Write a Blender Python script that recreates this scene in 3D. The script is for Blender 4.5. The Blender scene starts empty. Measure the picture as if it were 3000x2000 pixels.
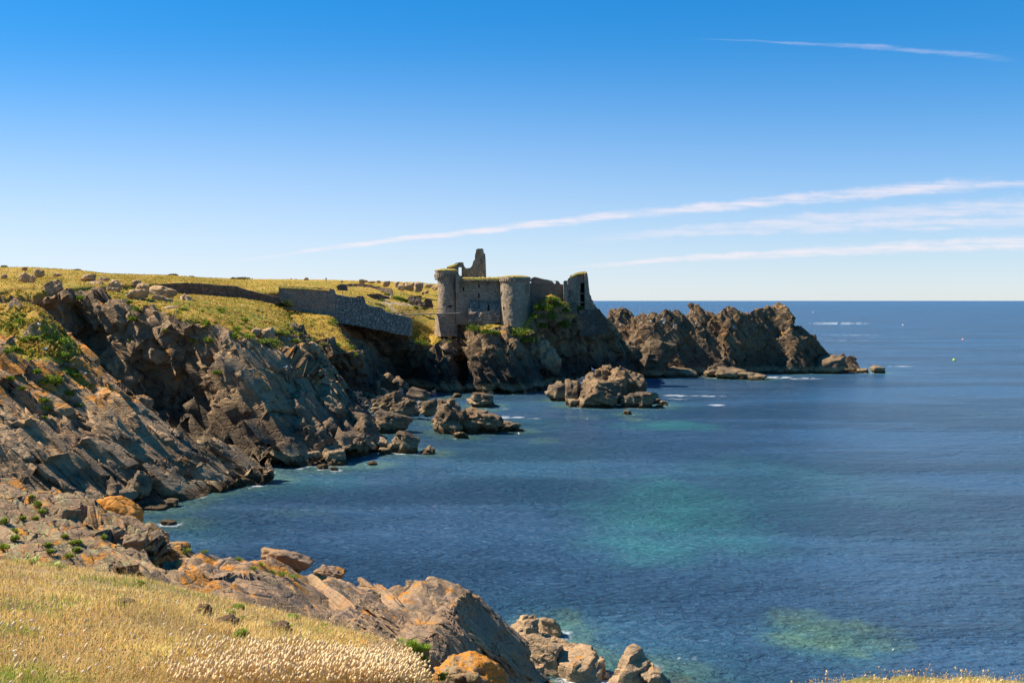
import bpy, bmesh, math, random
import numpy as np
from mathutils import Vector, Matrix
R = math.radians
scene = bpy.context.scene
col = scene.collection
rng = np.random.default_rng(7)
random.seed(7)

# ------------------------------------------------------------------ camera model (photo pixels 3000x2000 -> world)
F = 2917.0
CZ = 22.0
TH = math.atan(120 / F)
ct, st = math.cos(TH), math.sin(TH)

def P(px, py, Y=None, z=None):
    a = (px - 1500) / F
    b = (1000 - py) / F
    d = (a, ct + b * st, -st + b * ct)
    t = Y / d[1] if Y is not None else (z - CZ) / d[2]
    return np.array((d[0] * t, d[1] * t, CZ + d[2] * t))

# ------------------------------------------------------------------ numpy noise
def hsh(ix, iy, iz, seed):
    h = (ix.astype(np.uint32) * np.uint32(374761393) + iy.astype(np.uint32) * np.uint32(668265263)
         + iz.astype(np.uint32) * np.uint32(2147483647) + np.uint32((seed * 144269504) & 0xffffffff))
    h ^= h >> np.uint32(13)
    h *= np.uint32(1274126177)
    h ^= h >> np.uint32(16)
    h *= np.uint32(2246822519)
    h ^= h >> np.uint32(13)
    return h

def perlin(p, seed=0):
    i = np.floor(p).astype(np.int64)
    f = p - i
    u = f * f * f * (f * (f * 6 - 15) + 10)
    out = 0
    for dx in (0, 1):
        wx = u[:, 0] if dx else 1 - u[:, 0]
        for dy in (0, 1):
            wy = u[:, 1] if dy else 1 - u[:, 1]
            for dz in (0, 1):
                wz = u[:, 2] if dz else 1 - u[:, 2]
                h = hsh(i[:, 0] + dx, i[:, 1] + dy, i[:, 2] + dz, seed)
                g1 = (h & np.uint32(1023)).astype(np.float64) / 511.5 - 1
                g2 = ((h >> np.uint32(10)) & np.uint32(1023)).astype(np.float64) / 511.5 - 1
                g3 = ((h >> np.uint32(20)) & np.uint32(1023)).astype(np.float64) / 511.5 - 1
                out = out + wx * wy * wz * (g1 * (f[:, 0] - dx) + g2 * (f[:, 1] - dy) + g3 * (f[:, 2] - dz))
    return out * 1.3

def fbm(p, seed=0, octv=4, gain=0.5, ridged=False):
    s, a, tot = 0, 1.0, 0
    for k in range(octv):
        n = perlin(p * (2.03 ** k) + 17.3 * k, seed + k)
        if ridged: n = 1 - 2 * np.abs(n) * 1.3
        s = s + a * n
        tot += a
        a *= gain
    return s / tot

def voro(p, seed=0):
    """F1, F2, three random numbers of the nearest cell, offset to its centre"""
    i0 = np.floor(p - 0.5).astype(np.int64)
    n = len(p)
    f1 = np.full(n, 9.0); f2 = np.full(n, 9.0)
    off = np.zeros((n, 3)); hid = np.zeros(n, np.uint32)
    for dx in (0, 1):
        for dy in (0, 1):
            for dz in (0, 1):
                ix, iy, iz = i0[:, 0] + dx, i0[:, 1] + dy, i0[:, 2] + dz
                h = hsh(ix, iy, iz, seed)
                c = np.stack((ix + 0.5 + 0.75 * ((h & np.uint32(1023)).astype(float) / 1023 - .5),
                              iy + 0.5 + 0.75 * (((h >> np.uint32(10)) & np.uint32(1023)).astype(float) / 1023 - .5),
                              iz + 0.5 + 0.75 * (((h >> np.uint32(20)) & np.uint32(1023)).astype(float) / 1023 - .5)), 1)
                v = p - c
                d = np.sqrt((v * v).sum(1))
                near = d < f1
                f2 = np.where(near, f1, np.minimum(f2, d))
                off[near] = v[near]; hid[near] = h[near]
                f1 = np.where(near, d, f1)
    h = hid * np.uint32(2654435761); h ^= h >> np.uint32(15)
    r = np.stack([((h >> np.uint32(s)) & np.uint32(1023)).astype(float) / 511.5 - 1 for s in (0, 10, 20)], 1)
    return f1, f2, r, off

def sstep(a, b, x):
    t = np.clip((x - a) / (b - a), 0, 1)
    return t * t * (3 - 2 * t)

def frame_from(L, up=(0, 0, 1)):
    L = np.array(L, float); L /= np.linalg.norm(L)
    M = np.cross(np.array(up, float), L); M /= np.linalg.norm(M)
    N = np.cross(L, M)
    return L, M, N

def rockdisp(p, seed, levels, L=(0.6, -0.3, -0.6), ani=(2.2, 1.0, 0.7), crack=0.25, rough=0.1, warp=0.3):
    """blocky, jointed displacement: levels = [(cell size, amplitude)]"""
    l, m, n = frame_from(L)
    big = levels[0][0]
    w = np.stack([fbm(p / big + 31 * k, seed + 50 + k, 2) for k in range(3)], 1) * warp * big * 0.5
    q = p + w
    q = np.stack((q @ l / ani[0], q @ m / ani[1], q @ n / ani[2]), 1)
    d = np.zeros(len(p))
    calm = sstep(-.22, .3, fbm(p / (big * 1.3) + 71, seed + 70, 2))
    cell = np.zeros(len(p))
    for k, (s, a) in enumerate(levels):
        if k: a = a * (.40 + .95 * calm)
        f1, f2, r, off = voro(q / s, seed + 11 * k)
        e = f2 - f1
        if k < 3: cell += r[:, 1] * (.5, .35, .25)[k]
        d += a * (0.55 * r[:, 0] + 0.9 * (off * r[:, [1, 2, 0]]).sum(1))
        d -= a * crack * (1 - sstep(0.0, 0.10, e))
    d += rough * (.3 + calm) * fbm(p / (levels[-1][0] * 1.2), seed + 90, 4)
    return d, cell

def joints(p, L, spac, strength, seed, twist=0.0, sharp=.13, jit=.30):
    """break a surface along three sets of joint planes (down-dip, across, bedding): points settle onto the planes of a jointed frame"""
    l, m, n = frame_from(L)
    big = max(spac)
    w = np.stack([fbm(p / (big * 2.2) + 13 * k, seed + 30 + k, 2) for k in range(3)], 1)
    A = np.stack((l, m, n))
    q = p @ A.T
    sp = np.array(spac)
    u = q / sp + w * jit * np.array((1, 1, .8)) * 2
    i = np.floor(u); f = u - i
    # every bed and joint has its own thickness
    r = np.stack([(hsh(i[:, k].astype(np.int64), np.full(len(p), k), np.full(len(p), 7), seed) & np.uint32(1023)).astype(float) / 1023 for k in range(3)], 1)
    c = .3 + .4 * r
    t = np.clip((f - c) / (2 * sharp) + .5, 0, 1); t = t * t * (3 - 2 * t)
    h = hsh(i[:, 0].astype(np.int64) + (t[:, 0] > .5), i[:, 1].astype(np.int64) + (t[:, 1] > .5), i[:, 2].astype(np.int64) + (t[:, 2] > .5), seed + 5)
    o = np.stack([((h >> np.uint32(s_)) & np.uint32(255)).astype(float) / 127.5 - 1 for s_ in (0, 9, 18)], 1)
    dq = ((i + t) - u + .10 * o) * sp
    st = strength[:, None] if isinstance(strength, np.ndarray) else strength
    return p + (dq * st) @ A, o[:, 0]

# ------------------------------------------------------------------ mesh helpers
def mesh_obj(name, verts, faces, mats, parent=None, smooth=True, attrs=None, faceattr=None):
    """verts n x 3; faces: n x 3/4 array or list of polygons"""
    me = bpy.data.meshes.new(name)
    v = np.asarray(verts, np.float32)
    if isinstance(faces, np.ndarray):
        k = faces.shape[1]; nf = len(faces)
        me.vertices.add(len(v)); me.vertices.foreach_set('co', v.ravel())
        me.loops.add(nf * k); me.loops.foreach_set('vertex_index', faces.astype(np.int32).ravel())
        me.polygons.add(nf); me.polygons.foreach_set('loop_start', np.arange(0, nf * k, k, dtype=np.int32))
        me.polygons.foreach_set('loop_total', np.full(nf, k, np.int32))
        me.update(calc_edges=True)
    else:
        me.from_pydata([tuple(x) for x in v], [], faces); me.update()
    if smooth: me.polygons.foreach_set('use_smooth', np.ones(len(me.polygons), bool))
    for an, av in (attrs or {}).items():
        av = np.asarray(av, np.float32)
        if av.ndim == 1:
            at = me.attributes.new(an, 'FLOAT', 'POINT'); at.data.foreach_set('value', av)
        else:
            at = me.attributes.new(an, 'FLOAT_COLOR', 'POINT')
            c = np.ones((len(av), 4), np.float32); c[:, :3] = av
            at.data.foreach_set('color', c.ravel())
    o = bpy.data.objects.new(name, me); col.objects.link(o)
    for m in (mats if isinstance(mats, (list, tuple)) else [mats]): me.materials.append(m)
    if parent: o.parent = parent
    return o

def tag(o, label=None, cat=None, group=None, kind=None):
    if label: o['label'] = label
    if cat: o['category'] = cat
    if group: o['group'] = group
    if kind or label: o['kind'] = kind or 'thing'
    return o

def empty(name, loc, label=None, cat=None, group=None):
    o = bpy.data.objects.new(name, None); col.objects.link(o)
    o.location = loc; o.empty_display_size = 0.5
    return tag(o, label, cat, group)

def gridfaces(nr, nc):
    i = np.arange(nr * nc).reshape(nr, nc)
    return np.stack((i[:-1, :-1], i[:-1, 1:], i[1:, 1:], i[1:, :-1]), -1).reshape(-1, 4)

def gridnormals(X):
    du = np.gradient(X, axis=0); dv = np.gradient(X, axis=1)
    n = np.cross(dv, du)
    n /= np.linalg.norm(n, axis=-1, keepdims=True) + 1e-9
    return n

def crom(A, ts, axis, tens=0.42):
    """Catmull-Rom along an axis at parameters ts"""
    A = np.moveaxis(A, axis, 0)
    n = len(A)
    i = np.clip(np.floor(ts).astype(int), 0, n - 2)
    t = (ts - i).reshape((-1,) + (1,) * (A.ndim - 1))
    g = lambda k: A[np.clip(k, 0, n - 1)]
    p0, p1, p2, p3 = g(i - 1), g(i), g(i + 1), g(i + 2)
    m1, m2 = tens * (p2 - p0), tens * (p3 - p1)
    o = (2 * t**3 - 3 * t**2 + 1) * p1 + (t**3 - 2 * t**2 + t) * m1 + (-2 * t**3 + 3 * t**2) * p2 + (t**3 - t**2) * m2
    return np.moveaxis(o, 0, axis)

def loft(cols, nr, nc, world=False):
    """cols: list of columns, each a list of (px,py,Y[,g]); returns nr x nc x 4 (xyz,g); rows run along a column"""
    A = np.array([[list(pt[:3] if world else P(*pt[:3])) + [pt[3] if len(pt) > 3 else 0.0] for pt in c] for c in cols], float)
    A = A.transpose(1, 0, 2)          # rows x cols
    def params(axis, n):
        d = np.diff(A[..., :3], axis=axis)
        rel = np.linalg.norm(d, axis=-1) / np.maximum(A[..., 1].mean(), 5)
        w = rel.mean(axis=1 - axis) + 1e-6
        c = np.concatenate(([0], np.cumsum(w)))
        return np.interp(np.linspace(0, c[-1], n), c, np.arange(len(c)))
    tr, tc = params(0, nr), params(1, nc)
    return crom(crom(A, tr, 0), tc, 1), tr, tc

TERR = {}; VEG = {}
def terrain(name, cols, nr, nc, mat, seed, levels, L=(0.6, -0.3, -0.6), ani=(2.2, 1, .7), crack=.25, rough=.12, big=0, bigs=10,
            vegamp=0.12, warp=.3, ridge=None, vegnoise=0.5, extra=None, label=None, slopeveg=0.25, jo=()):
    G, tr, tc = loft(cols, nr, nc)
    X, g = G[..., :3], G[..., 3]
    N = gridnormals(X)
    p = X.reshape(-1, 3); n = N.reshape(-1, 3); g = g.reshape(-1)
    if n[:, 2].mean() < 0: n = -n
    vn = fbm(p / 5.0, seed + 3, 4)
    veg = sstep(0.35, 0.65, g + vegnoise * vn + slopeveg * (n[:, 2] - 0.75))
    d, cell = rockdisp(p, seed, levels, L, ani, crack, rough, warp)
    if big: d += big * fbm(p / bigs, seed + 7, 3)
    if ridge is not None:      # ribs: ridged noise in loft parameter space (across, along)
        rr, cc = np.meshgrid(tr, tc, indexing='ij')
        q = np.stack((rr.ravel() * ridge[1], cc.ravel() * ridge[2], np.zeros(nr * nc)), 1)
        q[:, 0] += 0.35 * fbm(p / 12, seed + 21, 2)
        d += ridge[0] * fbm(q, seed + 23, 2, ridged=True)
    soft = vegamp * (fbm(p / 2.5, seed + 5, 3) + 0.5 * fbm(p / 0.6, seed + 6, 2))
    d = d * (1 - 0.93 * veg) + soft * veg
    p = p + n * d[:, None]
    for k_, (Lj, spac, stg) in enumerate(jo):
        mk = .45 + .55 * sstep(-.3, .2, fbm(p / (max(spac) * 1.7) + 5, seed + 60 + k_, 2))
        p, oc = joints(p, Lj, spac, stg * mk * (1 - .92 * veg), seed + 100 + 7 * k_)
        cell = cell * .7 + oc * (.5 - .15 * k_)
    if extra: p, veg = extra(p, veg, n)
    N2 = gridnormals(p.reshape(nr, nc, 3)).reshape(-1, 3)
    if N2[:, 2].mean() < 0: N2 = -N2
    veg = veg * sstep(0.25, 0.55, N2[:, 2] + 0.25 * g)
    f = gridfaces(nr, nc)
    o = mesh_obj(name, p, f, mat, attrs={'veg': veg, 'cell': cell})
    o['kind'] = 'structure'
    TERR[name] = p.reshape(nr, nc, 3); VEG[name] = veg
    return o
# ------------------------------------------------------------------ materials
class NT:
    def __init__(self, name):
        self.m = bpy.data.materials.new(name); self.m.use_nodes = True
        self.t = self.m.node_tree; self.n = self.t.nodes; self.l = self.t.links
        self.b = self.n['Principled BSDF']; self.b.inputs['Roughness'].default_value = 0.9
        self.b.inputs['Specular IOR Level'].default_value = 0.25
        self.out = self.n['Material Output']
        self._pos = None
    def set(self, inp, v):
        if isinstance(v, bpy.types.NodeSocket): self.l.new(v, inp)
        else: inp.default_value = v
    def pos(self):
        if self._pos is None: self._pos = self.n.new('ShaderNodeNewGeometry').outputs['Position']
        return self._pos
    def geo(self, k): return self.n.new('ShaderNodeNewGeometry').outputs[k]
    def attr(self, a, k='Fac'):
        x = self.n.new('ShaderNodeAttribute'); x.attribute_name = a; return x.outputs[k]
    def map(self, v, scale=(1, 1, 1), rot=(0, 0, 0), loc=(0, 0, 0)):
        x = self.n.new('ShaderNodeMapping'); self.set(x.inputs['Vector'], v)
        x.inputs['Scale'].default_value = scale; x.inputs['Rotation'].default_value = rot; x.inputs['Location'].default_value = loc
        return x.outputs[0]
    def noise(self, v, scale, detail=5, rough=0.55, dist=0.0, col=False):
        x = self.n.new('ShaderNodeTexNoise'); self.set(x.inputs['Vector'], v)
        x.inputs['Scale'].default_value = scale; x.inputs['Detail'].default_value = detail
        x.inputs['Roughness'].default_value = rough; x.inputs['Distortion'].default_value = dist
        return x.outputs['Color' if col else 'Fac']
    def voro(self, v, scale, feat='F1', out='Distance', rnd=1.0):
        x = self.n.new('ShaderNodeTexVoronoi'); x.feature = feat; self.set(x.inputs['Vector'], v)
        x.inputs['Scale'].default_value = scale; x.inputs['Randomness'].default_value = rnd
        return x.outputs[out]
    def ramp(self, f, stops, interp='LINEAR'):
        x = self.n.new('ShaderNodeValToRGB'); x.color_ramp.interpolation = interp
        e = x.color_ramp.elements
        while len(e) < len(stops): e.new(0.5)
        for k, (p, c) in enumerate(stops):
            e[k].position = p; e[k].color = (*c, 1) if len(c) == 3 else c
        self.set(x.inputs[0], f); return x.outputs[0]
    def rng(self, f, a, b, c=0.0, d=1.0, smooth=True):
        x = self.n.new('ShaderNodeMapRange'); x.interpolation_type = 'SMOOTHSTEP' if smooth else 'LINEAR'
        self.set(x.inputs[0], f)
        for k, v in zip((1, 2, 3, 4), (a, b, c, d)): self.set(x.inputs[k], v)
        return x.outputs[0]
    def mix(self, f, a, b, mode='MIX'):
        x = self.n.new('ShaderNodeMix'); x.data_type = 'RGBA'; x.blend_type = mode
        self.set(x.inputs[0], f)
        for s, v in ((x.inputs[6], a), (x.inputs[7], b)): self.set(s, (*v, 1) if isinstance(v, tuple) and len(v) == 3 else v)
        return x.outputs[2]
    def math(self, op, a, b=0.0, clamp=False):
        x = self.n.new('ShaderNodeMath'); x.operation = op; x.use_clamp = clamp
        self.set(x.inputs[0], a); self.set(x.inputs[1], b); return x.outputs[0]
    def sep(self, v, k):
        x = self.n.new('ShaderNodeSeparateXYZ'); self.set(x.inputs[0], v); return x.outputs[k]
    def bump(self, h, dist, strength=1.0, normal=None):
        x = self.n.new('ShaderNodeBump'); self.set(x.inputs['Height'], h)
        x.inputs['Distance'].default_value = dist; x.inputs['Strength'].default_value = strength
        if normal: self.l.new(normal, x.inputs['Normal'])
        return x.outputs[0]
    def base(self, c, nrm=None, rough=None):
        self.set(self.b.inputs['Base Color'], (*c, 1) if isinstance(c, tuple) else c)
        if nrm is not None: self.l.new(nrm, self.b.inputs['Normal'])
        if rough is not None: self.set(self.b.inputs['Roughness'], rough)
        return self.m

def rock_mat(name, s=1.0, orange=0.3, pale=0.5, tidal=True, strata=(0, R(35), R(-20)), tint=None, white=0.0, algae=True, bright=1.0, bumpk=1.0, greenish=0.0, orange_z=7.0, blk=.65, blk_hi=8.5):
    """s: metres per rock feature"""
    k = NT(name); p = k.pos()
    st_ = k.map(p, (0.35, 1.0, 2.2), strata)
    n1 = k.noise(st_, 0.16 / s, 6, .6, 0.6)
    n2 = k.noise(p, 0.9 / s, 6, .65)
    n3 = k.noise(st_, 1.4 / s, 5, .6, 0.4)
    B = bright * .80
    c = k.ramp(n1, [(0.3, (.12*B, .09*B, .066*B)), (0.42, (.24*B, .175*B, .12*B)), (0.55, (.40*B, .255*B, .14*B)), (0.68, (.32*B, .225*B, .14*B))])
    c = k.mix(k.rng(n3, .38, .66, .0, .75), c, (.38*B, .27*B, .165*B))
    c = k.mix(k.rng(n2, .55, .3, 0, .75), c, (.06*B, .048*B, .04*B))
    c = k.mix(k.rng(k.noise(p, .14 / s, 5, .65), .54, .64, 0, .6), c, (.30*B, .165*B, .075*B))
    if tint: c = k.mix(k.rng(k.noise(p, .35 / s, 4), .42, .6, 0, .8), c, tint)
    vc = k.noise(p, 4.5 / s, 4, .7)
    c = k.mix(k.rng(vc, .35, .7, 0.0, .35), c, (.38*B, .28*B, .19*B))
    cl = k.attr('cell')
    c = k.mix(k.rng(cl, -.1, .7, 0, .55), c, (.36*B, .235*B, .14*B)); c = k.mix(k.rng(cl, -.15, -.8, 0, .6), c, (.10*B, .08*B, .068*B))
    z = k.sep(p, 2)
    nz = k.sep(k.geo('Normal'), 2)
    zn = k.math('ADD', z, k.math('MULTIPLY', k.math('SUBTRACT', k.noise(p, .22, 5), .5), 7.0))
    if pale:
        pl = k.math('MULTIPLY', k.rng(k.noise(p, 3.2 / s, 5, .75), .56, .66), k.rng(k.noise(p, .25 / s, 3), .42, .6))
        pl = k.math('MULTIPLY', pl, k.rng(zn, 6, 9)) if tidal else pl
        c = k.mix(k.math('MULTIPLY', pl, pale), c, (.40, .375, .32))
    if greenish:
        gl = k.rng(k.noise(p, 1.7 / s, 5, .7), .5, .62)
        c = k.mix(k.math('MULTIPLY', gl, greenish), c, (.30, .31, .17))
    if tidal:
        blk_ = k.math('MULTIPLY', k.rng(zn, 1.5, 2.6), k.rng(zn, blk_hi, blk_hi * .5))
        c = k.mix(k.math('MULTIPLY', blk_, blk), c, (.035, .033, .034))
        tan = k.rng(k.math('ADD', z, k.math('MULTIPLY', k.math('SUBTRACT', k.noise(p, .6, 4), .5), 2.2)), 2.6, 1.6)
        c = k.mix(k.math('MULTIPLY', tan, k.rng(n3, .3, .6, .45, 1)), c, (.27, .205, .135))
        if algae:
            alg = k.rng(k.math('ADD', z, k.math('MULTIPLY', k.math('SUBTRACT', n2, .5), 1.8)), 1.1, .5)
            c = k.mix(k.math('MULTIPLY', alg, .9), c, (.058, .034, .014))
    if orange:
        on = k.rng(k.math('ADD', k.math('ADD', k.noise(p, .55 / s, 6, .68), k.math('MULTIPLY', k.attr('lich'), .10)), k.math('MULTIPLY', nz, .10)), .70 - .22 * orange, .76 - .22 * orange)
        on = k.math('MULTIPLY', on, k.rng(k.noise(p, 5 / s, 4, .7), .36, .5))
        if tidal: on = k.math('MULTIPLY', on, k.rng(z, orange_z, orange_z + 3))
        oc = k.mix(k.noise(p, 2.2 / s, 3), (.50, .155, .010), (.56, .27, .025))
        c = k.mix(k.math('MULTIPLY', on, .9), c, oc)
    if white:
        wn = k.math('MULTIPLY', k.rng(k.noise(k.map(p, (1, 1, .4)), .45, 5, .7), .60, .66), k.rng(k.noise(p, .09, 2), .5, .6))
        c = k.mix(k.math('MULTIPLY', k.math('MULTIPLY', wn, white), k.rng(z, 9, 13)), c, (.72, .71, .68))
    c = k.mix(1.0, c, (1.0, .945, .83), 'MULTIPLY')
    # vegetation
    vg = k.attr('veg')
    vm = k.rng(k.math('ADD', vg, k.math('MULTIPLY', k.math('SUBTRACT', n2, .5), .9)), .42, .6)
    g1 = k.noise(k.map(p, (.6, 1, 1)), .075, 6, .68); g2 = k.noise(p, 1.3, 5, .7)
    gc = k.ramp(g1, [(.36, (.13, .17, .010)), (.44, (.30, .25, .022)), (.50, (.49, .29, .045)), (.58, (.38, .265, .028)), (.69, (.18, .19, .012))])
    gc = k.mix(k.rng(g2, .42, .68, 0, .7), gc, (.44, .26, .05))
    gc = k.mix(k.rng(k.noise(p, .5, 5, .7), .56, .7, 0, .8), gc, (.10, .16, .012))
    gc = k.mix(k.rng(k.noise(p, .33, 4, .7), .61, .69, 0, .7), gc, (.22, .12, .055))
    pt = k.attr('path')
    gc = k.mix(pt, gc, (.50, .36, .22))
    c = k.mix(vm, c, gc)
    # relief
    h = k.math('ADD', k.math('MULTIPLY', n3, .6), k.math('MULTIPLY', k.noise(p, 3.0 / s, 6, .7), .6))
    ck = k.rng(k.voro(k.map(p, (.5, 1, 1.4), strata), .8 / s, 'DISTANCE_TO_EDGE'), 0, .06)
    h = k.math('ADD', h, k.math('MULTIPLY', ck, .22))
    hg = k.math('ADD', k.noise(p, 4, 4, .8), k.noise(p, 1.1, 3))
    h = k.math('MULTIPLY', h, k.rng(k.noise(p, .12 / s, 3), .38, .6, .5, 1.25))
    b1 = k.bump(k.mix(vm, h, hg), .5 * s, .75 * bumpk)
    return k.base(c, b1)

M_CLIFF = rock_mat('cliff_rock', 1.6, orange=.26, pale=.5)
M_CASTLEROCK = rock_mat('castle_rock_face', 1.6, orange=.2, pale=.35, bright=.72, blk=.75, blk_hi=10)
M_POINT = rock_mat('point_rock', 2.0, orange=.26, pale=.25, white=.7, bright=.66, blk=.45)
M_RIB = rock_mat('rib_rock', 1.3, orange=.45, pale=.45, orange_z=8, blk=.45, blk_hi=6, bright=1.2)
M_NEAR = rock_mat('near_rock', .42, orange=.27, pale=.7, tidal=False, greenish=.7, bright=.92, tint=(.25, .17, .125), strata=(0, R(20), R(-30)))
M_SLAB = rock_mat('slab_rock', .5, orange=.14, pale=.7, tidal=False, tint=(.27, .18, .13), strata=(0, R(30), R(-40)), bright=1.15)
M_LAND = rock_mat('grassland', 1.4, orange=.2, pale=.4)
M_BOULDER = rock_mat('boulder_rock', .8, orange=.2, pale=.6, bright=1.6)
M_SHORE = rock_mat('shore_rock', .7, orange=.0, pale=.15, bright=.88, blk=.55, blk_hi=5.5)
# ------------------------------------------------------------------ terrain
def rows_of(pts): return pts
# far plateau (grass to the skyline)
S = [(-160, 783, 270), (0, 784, 270), (100, 785, 275), (230, 793, 290), (330, 803, 300), (480, 807, 330), (560, 812, 360), (640, 816, 400), (720, 818, 430),
     (850, 819, 450), (960, 820, 450), (1050, 823, 430), (1150, 826, 410), (1220, 829, 400), (1290, 835, 390), (1380, 842, 380), (1560, 850, 370), (1700, 880, 350)]
front = [(-160, 850, 150), (0, 845, 152), (100, 842, 158), (230, 842, 165), (330, 838, 185), (480, 833, 226), (560, 830, 227), (640, 836, 227), (720, 850, 228),
         (830, 846, 232), (960, 862, 234), (1050, 884, 238), (1110, 902, 241), (1160, 918, 245), (1240, 952, 259), (1330, 965, 262), (1520, 960, 268), (1660, 960, 280)]
cols = []
for (sx, sy, sY), (fx, fy, fY) in zip(S, front):
    c = [(fx, fy + 70, fY + .5, 2), (fx, fy, fY, 1)]
    for t in (.2, .45, .75):
        Y = fY + (sY - fY) * t
        tt = t ** .75 if fx < 1000 else t ** .62
        c.append((fx + (sx - fx) * t, fy + (sy - fy) * tt, Y, 1))
    c.append((sx, sy, sY, 1))
    # beyond the brow the land falls gently
    p = P(sx, sy, sY)
    q = [(P(sx, sy, sY), 0)]
    c.append((sx, sy + 10, sY + 60, 1)); c.append((sx, sy + 80, sY + 120, 1))
    cols.append(c)
def plateau_extra(p, veg, n):
    b = fbm(p / 1.6, 77, 3)
    p = p.copy(); p[:, 2] += 0.25 * np.maximum(b, -.1)
    return p, veg
o = terrain('plateau', cols, 330, 620, M_LAND, 11, [(7, .8), (2.5, .35)], vegamp=.3, vegnoise=.55, extra=plateau_extra)
# dirt path
pp = TERR['plateau'].reshape(-1, 3)
path = np.zeros(len(pp))
for seg in [((1146, 862), (1132, 874)), ((1132, 874), (1122, 886)), ((1122, 886), (1160, 889)), ((1160, 889), (1205, 893)), ((1140, 890), (1150, 905)), ((1150, 905), (1165, 918))]:
    # project mesh points into the photo to find the ground under the path
    d = pp - np.array([0, 0, CZ])
    fw = d[:, 1] * ct - d[:, 2] * st; upc = d[:, 1] * st + d[:, 2] * ct
    sx = 1500 + F * d[:, 0] / fw; sy = 1000 - F * upc / fw
    a, b = np.array(seg[0], float), np.array(seg[1], float)
    v = b - a; t = np.clip(((sx - a[0]) * v[0] + (sy - a[1]) * v[1]) / (v @ v), 0, 1)
    dist = np.hypot(sx - a[0] - t * v[0], (sy - a[1] - t * v[1]) * 1.6)
    path = np.maximum(path, 1 - sstep(4, 7.5, dist + 2 * fbm(pp / 1.5, 5, 3)))
path *= (pp[:, 1] < 330)
at = o.data.attributes.new('path', 'FLOAT', 'POINT'); at.data.foreach_set('value', path.astype(np.float32))

# main headland cliff
H = [
 [(-160,1360,133),(-160,1200,137),(-160,1050,142),(-160,895,146,.2),(-160,830,160,.9),(-160,800,200,1),(-160,800,240,1)],
 [(-60,1340,135),(-60,1190,138),(-50,1040,142),(-40,880,147,.5),(-40,835,165,.9),(-40,815,200,1),(-40,812,240,1)],
 [(60,1330,137),(60,1180,140),(70,1000,147),(60,862,151,.45),(60,838,165,.85),(60,815,200,1),(60,812,240,1)],
 [(160,1330,138),(160,1150,144),(165,980,150),(150,862,153,.25),(150,838,170,.95),(150,815,200,1),(150,812,240,1)],
 [(235,1320,140),(235,1150,149),(240,1000,157),(240,880,159,0),(232,848,175,.95),(230,828,200,1),(230,824,240,1)],
 [(320,1310,143),(320,1160,151),(318,1010,157),(328,895,154,.25),(320,858,172,.95),(325,836,200,1),(325,830,240,1)],
 [(400,1305,147),(400,1170,152),(395,1030,152),(405,932,152,.2),(395,878,166,.95),(410,850,205,1),(440,838,240,1)],
 [(460,1302,149),(465,1180,153.5),(460,1060,151),(458,928,149.5,.3),(470,890,162,.8),(490,862,213,1),(500,852,240,1)],
 [(535,1302,147),(535,1170,151),(520,1040,148),(520,932,144,.4),(550,893,164,.85),(580,868,215,1),(600,858,240,1)],
 [(605,1315,143),(605,1180,145),(590,1050,143),(590,950,143,.5),(625,908,165,.85),(665,876,214,1),(690,862,240,1)],
 [(690,1342,133),(680,1200,136),(665,1070,139),(665,972,144,.55),(700,925,165,.85),(750,888,213,1),(775,872,240,1)],
 [(790,1350,131),(775,1220,135),(745,1085,141),(730,995,148,.6),(770,945,166,.8),(815,912,212,1),(850,895,240,1)],
 [(890,1350,132),(860,1225,138),(835,1095,147),(815,1012,157,.5),(835,962,170,.7),(850,945,205,.9),(870,935,235,1)],
 [(990,1345,134),(945,1235,141),(908,1120,150),(880,1045,161,.1),(886,1008,171,.3),(890,1002,185,.4),(890,1020,210,.5)],
 [(1070,1320,142),(1020,1235,151),(972,1140,165),(955,1085,172,0),(960,1062,178,.1),(955,1075,190,.1),(940,1120,210,0)],
 [(1085,1265,160),(1045,1210,172),(1012,1165,185),(1003,1140,190),(1000,1128,194),(990,1135,202),(970,1160,212)],
 [(1030,1200,205),(1015,1180,208),(1000,1170,210),(990,1160,212),(985,1155,214),(980,1160,218),(960,1170,225)],
]
terrain('headland', H, 520, 760, M_CLIFF, 24, [(7.0, 1.7), (3.2, .6)], L=(0.45, -.25, -.85), ani=(1.7, 1.2, .85), crack=.15, rough=.05, big=1.2, warp=.25, bigs=14, vegamp=.3, jo=[((.62, -.25, -.74), (5.5, 3.2, 1.9), .9), ((.55, -.35, -.76), (1.9, 1.1, .7), .8), ((.6, -.3, -.7), (.8, .5, .34), .6)], vegnoise=.8, slopeveg=.55)

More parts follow.
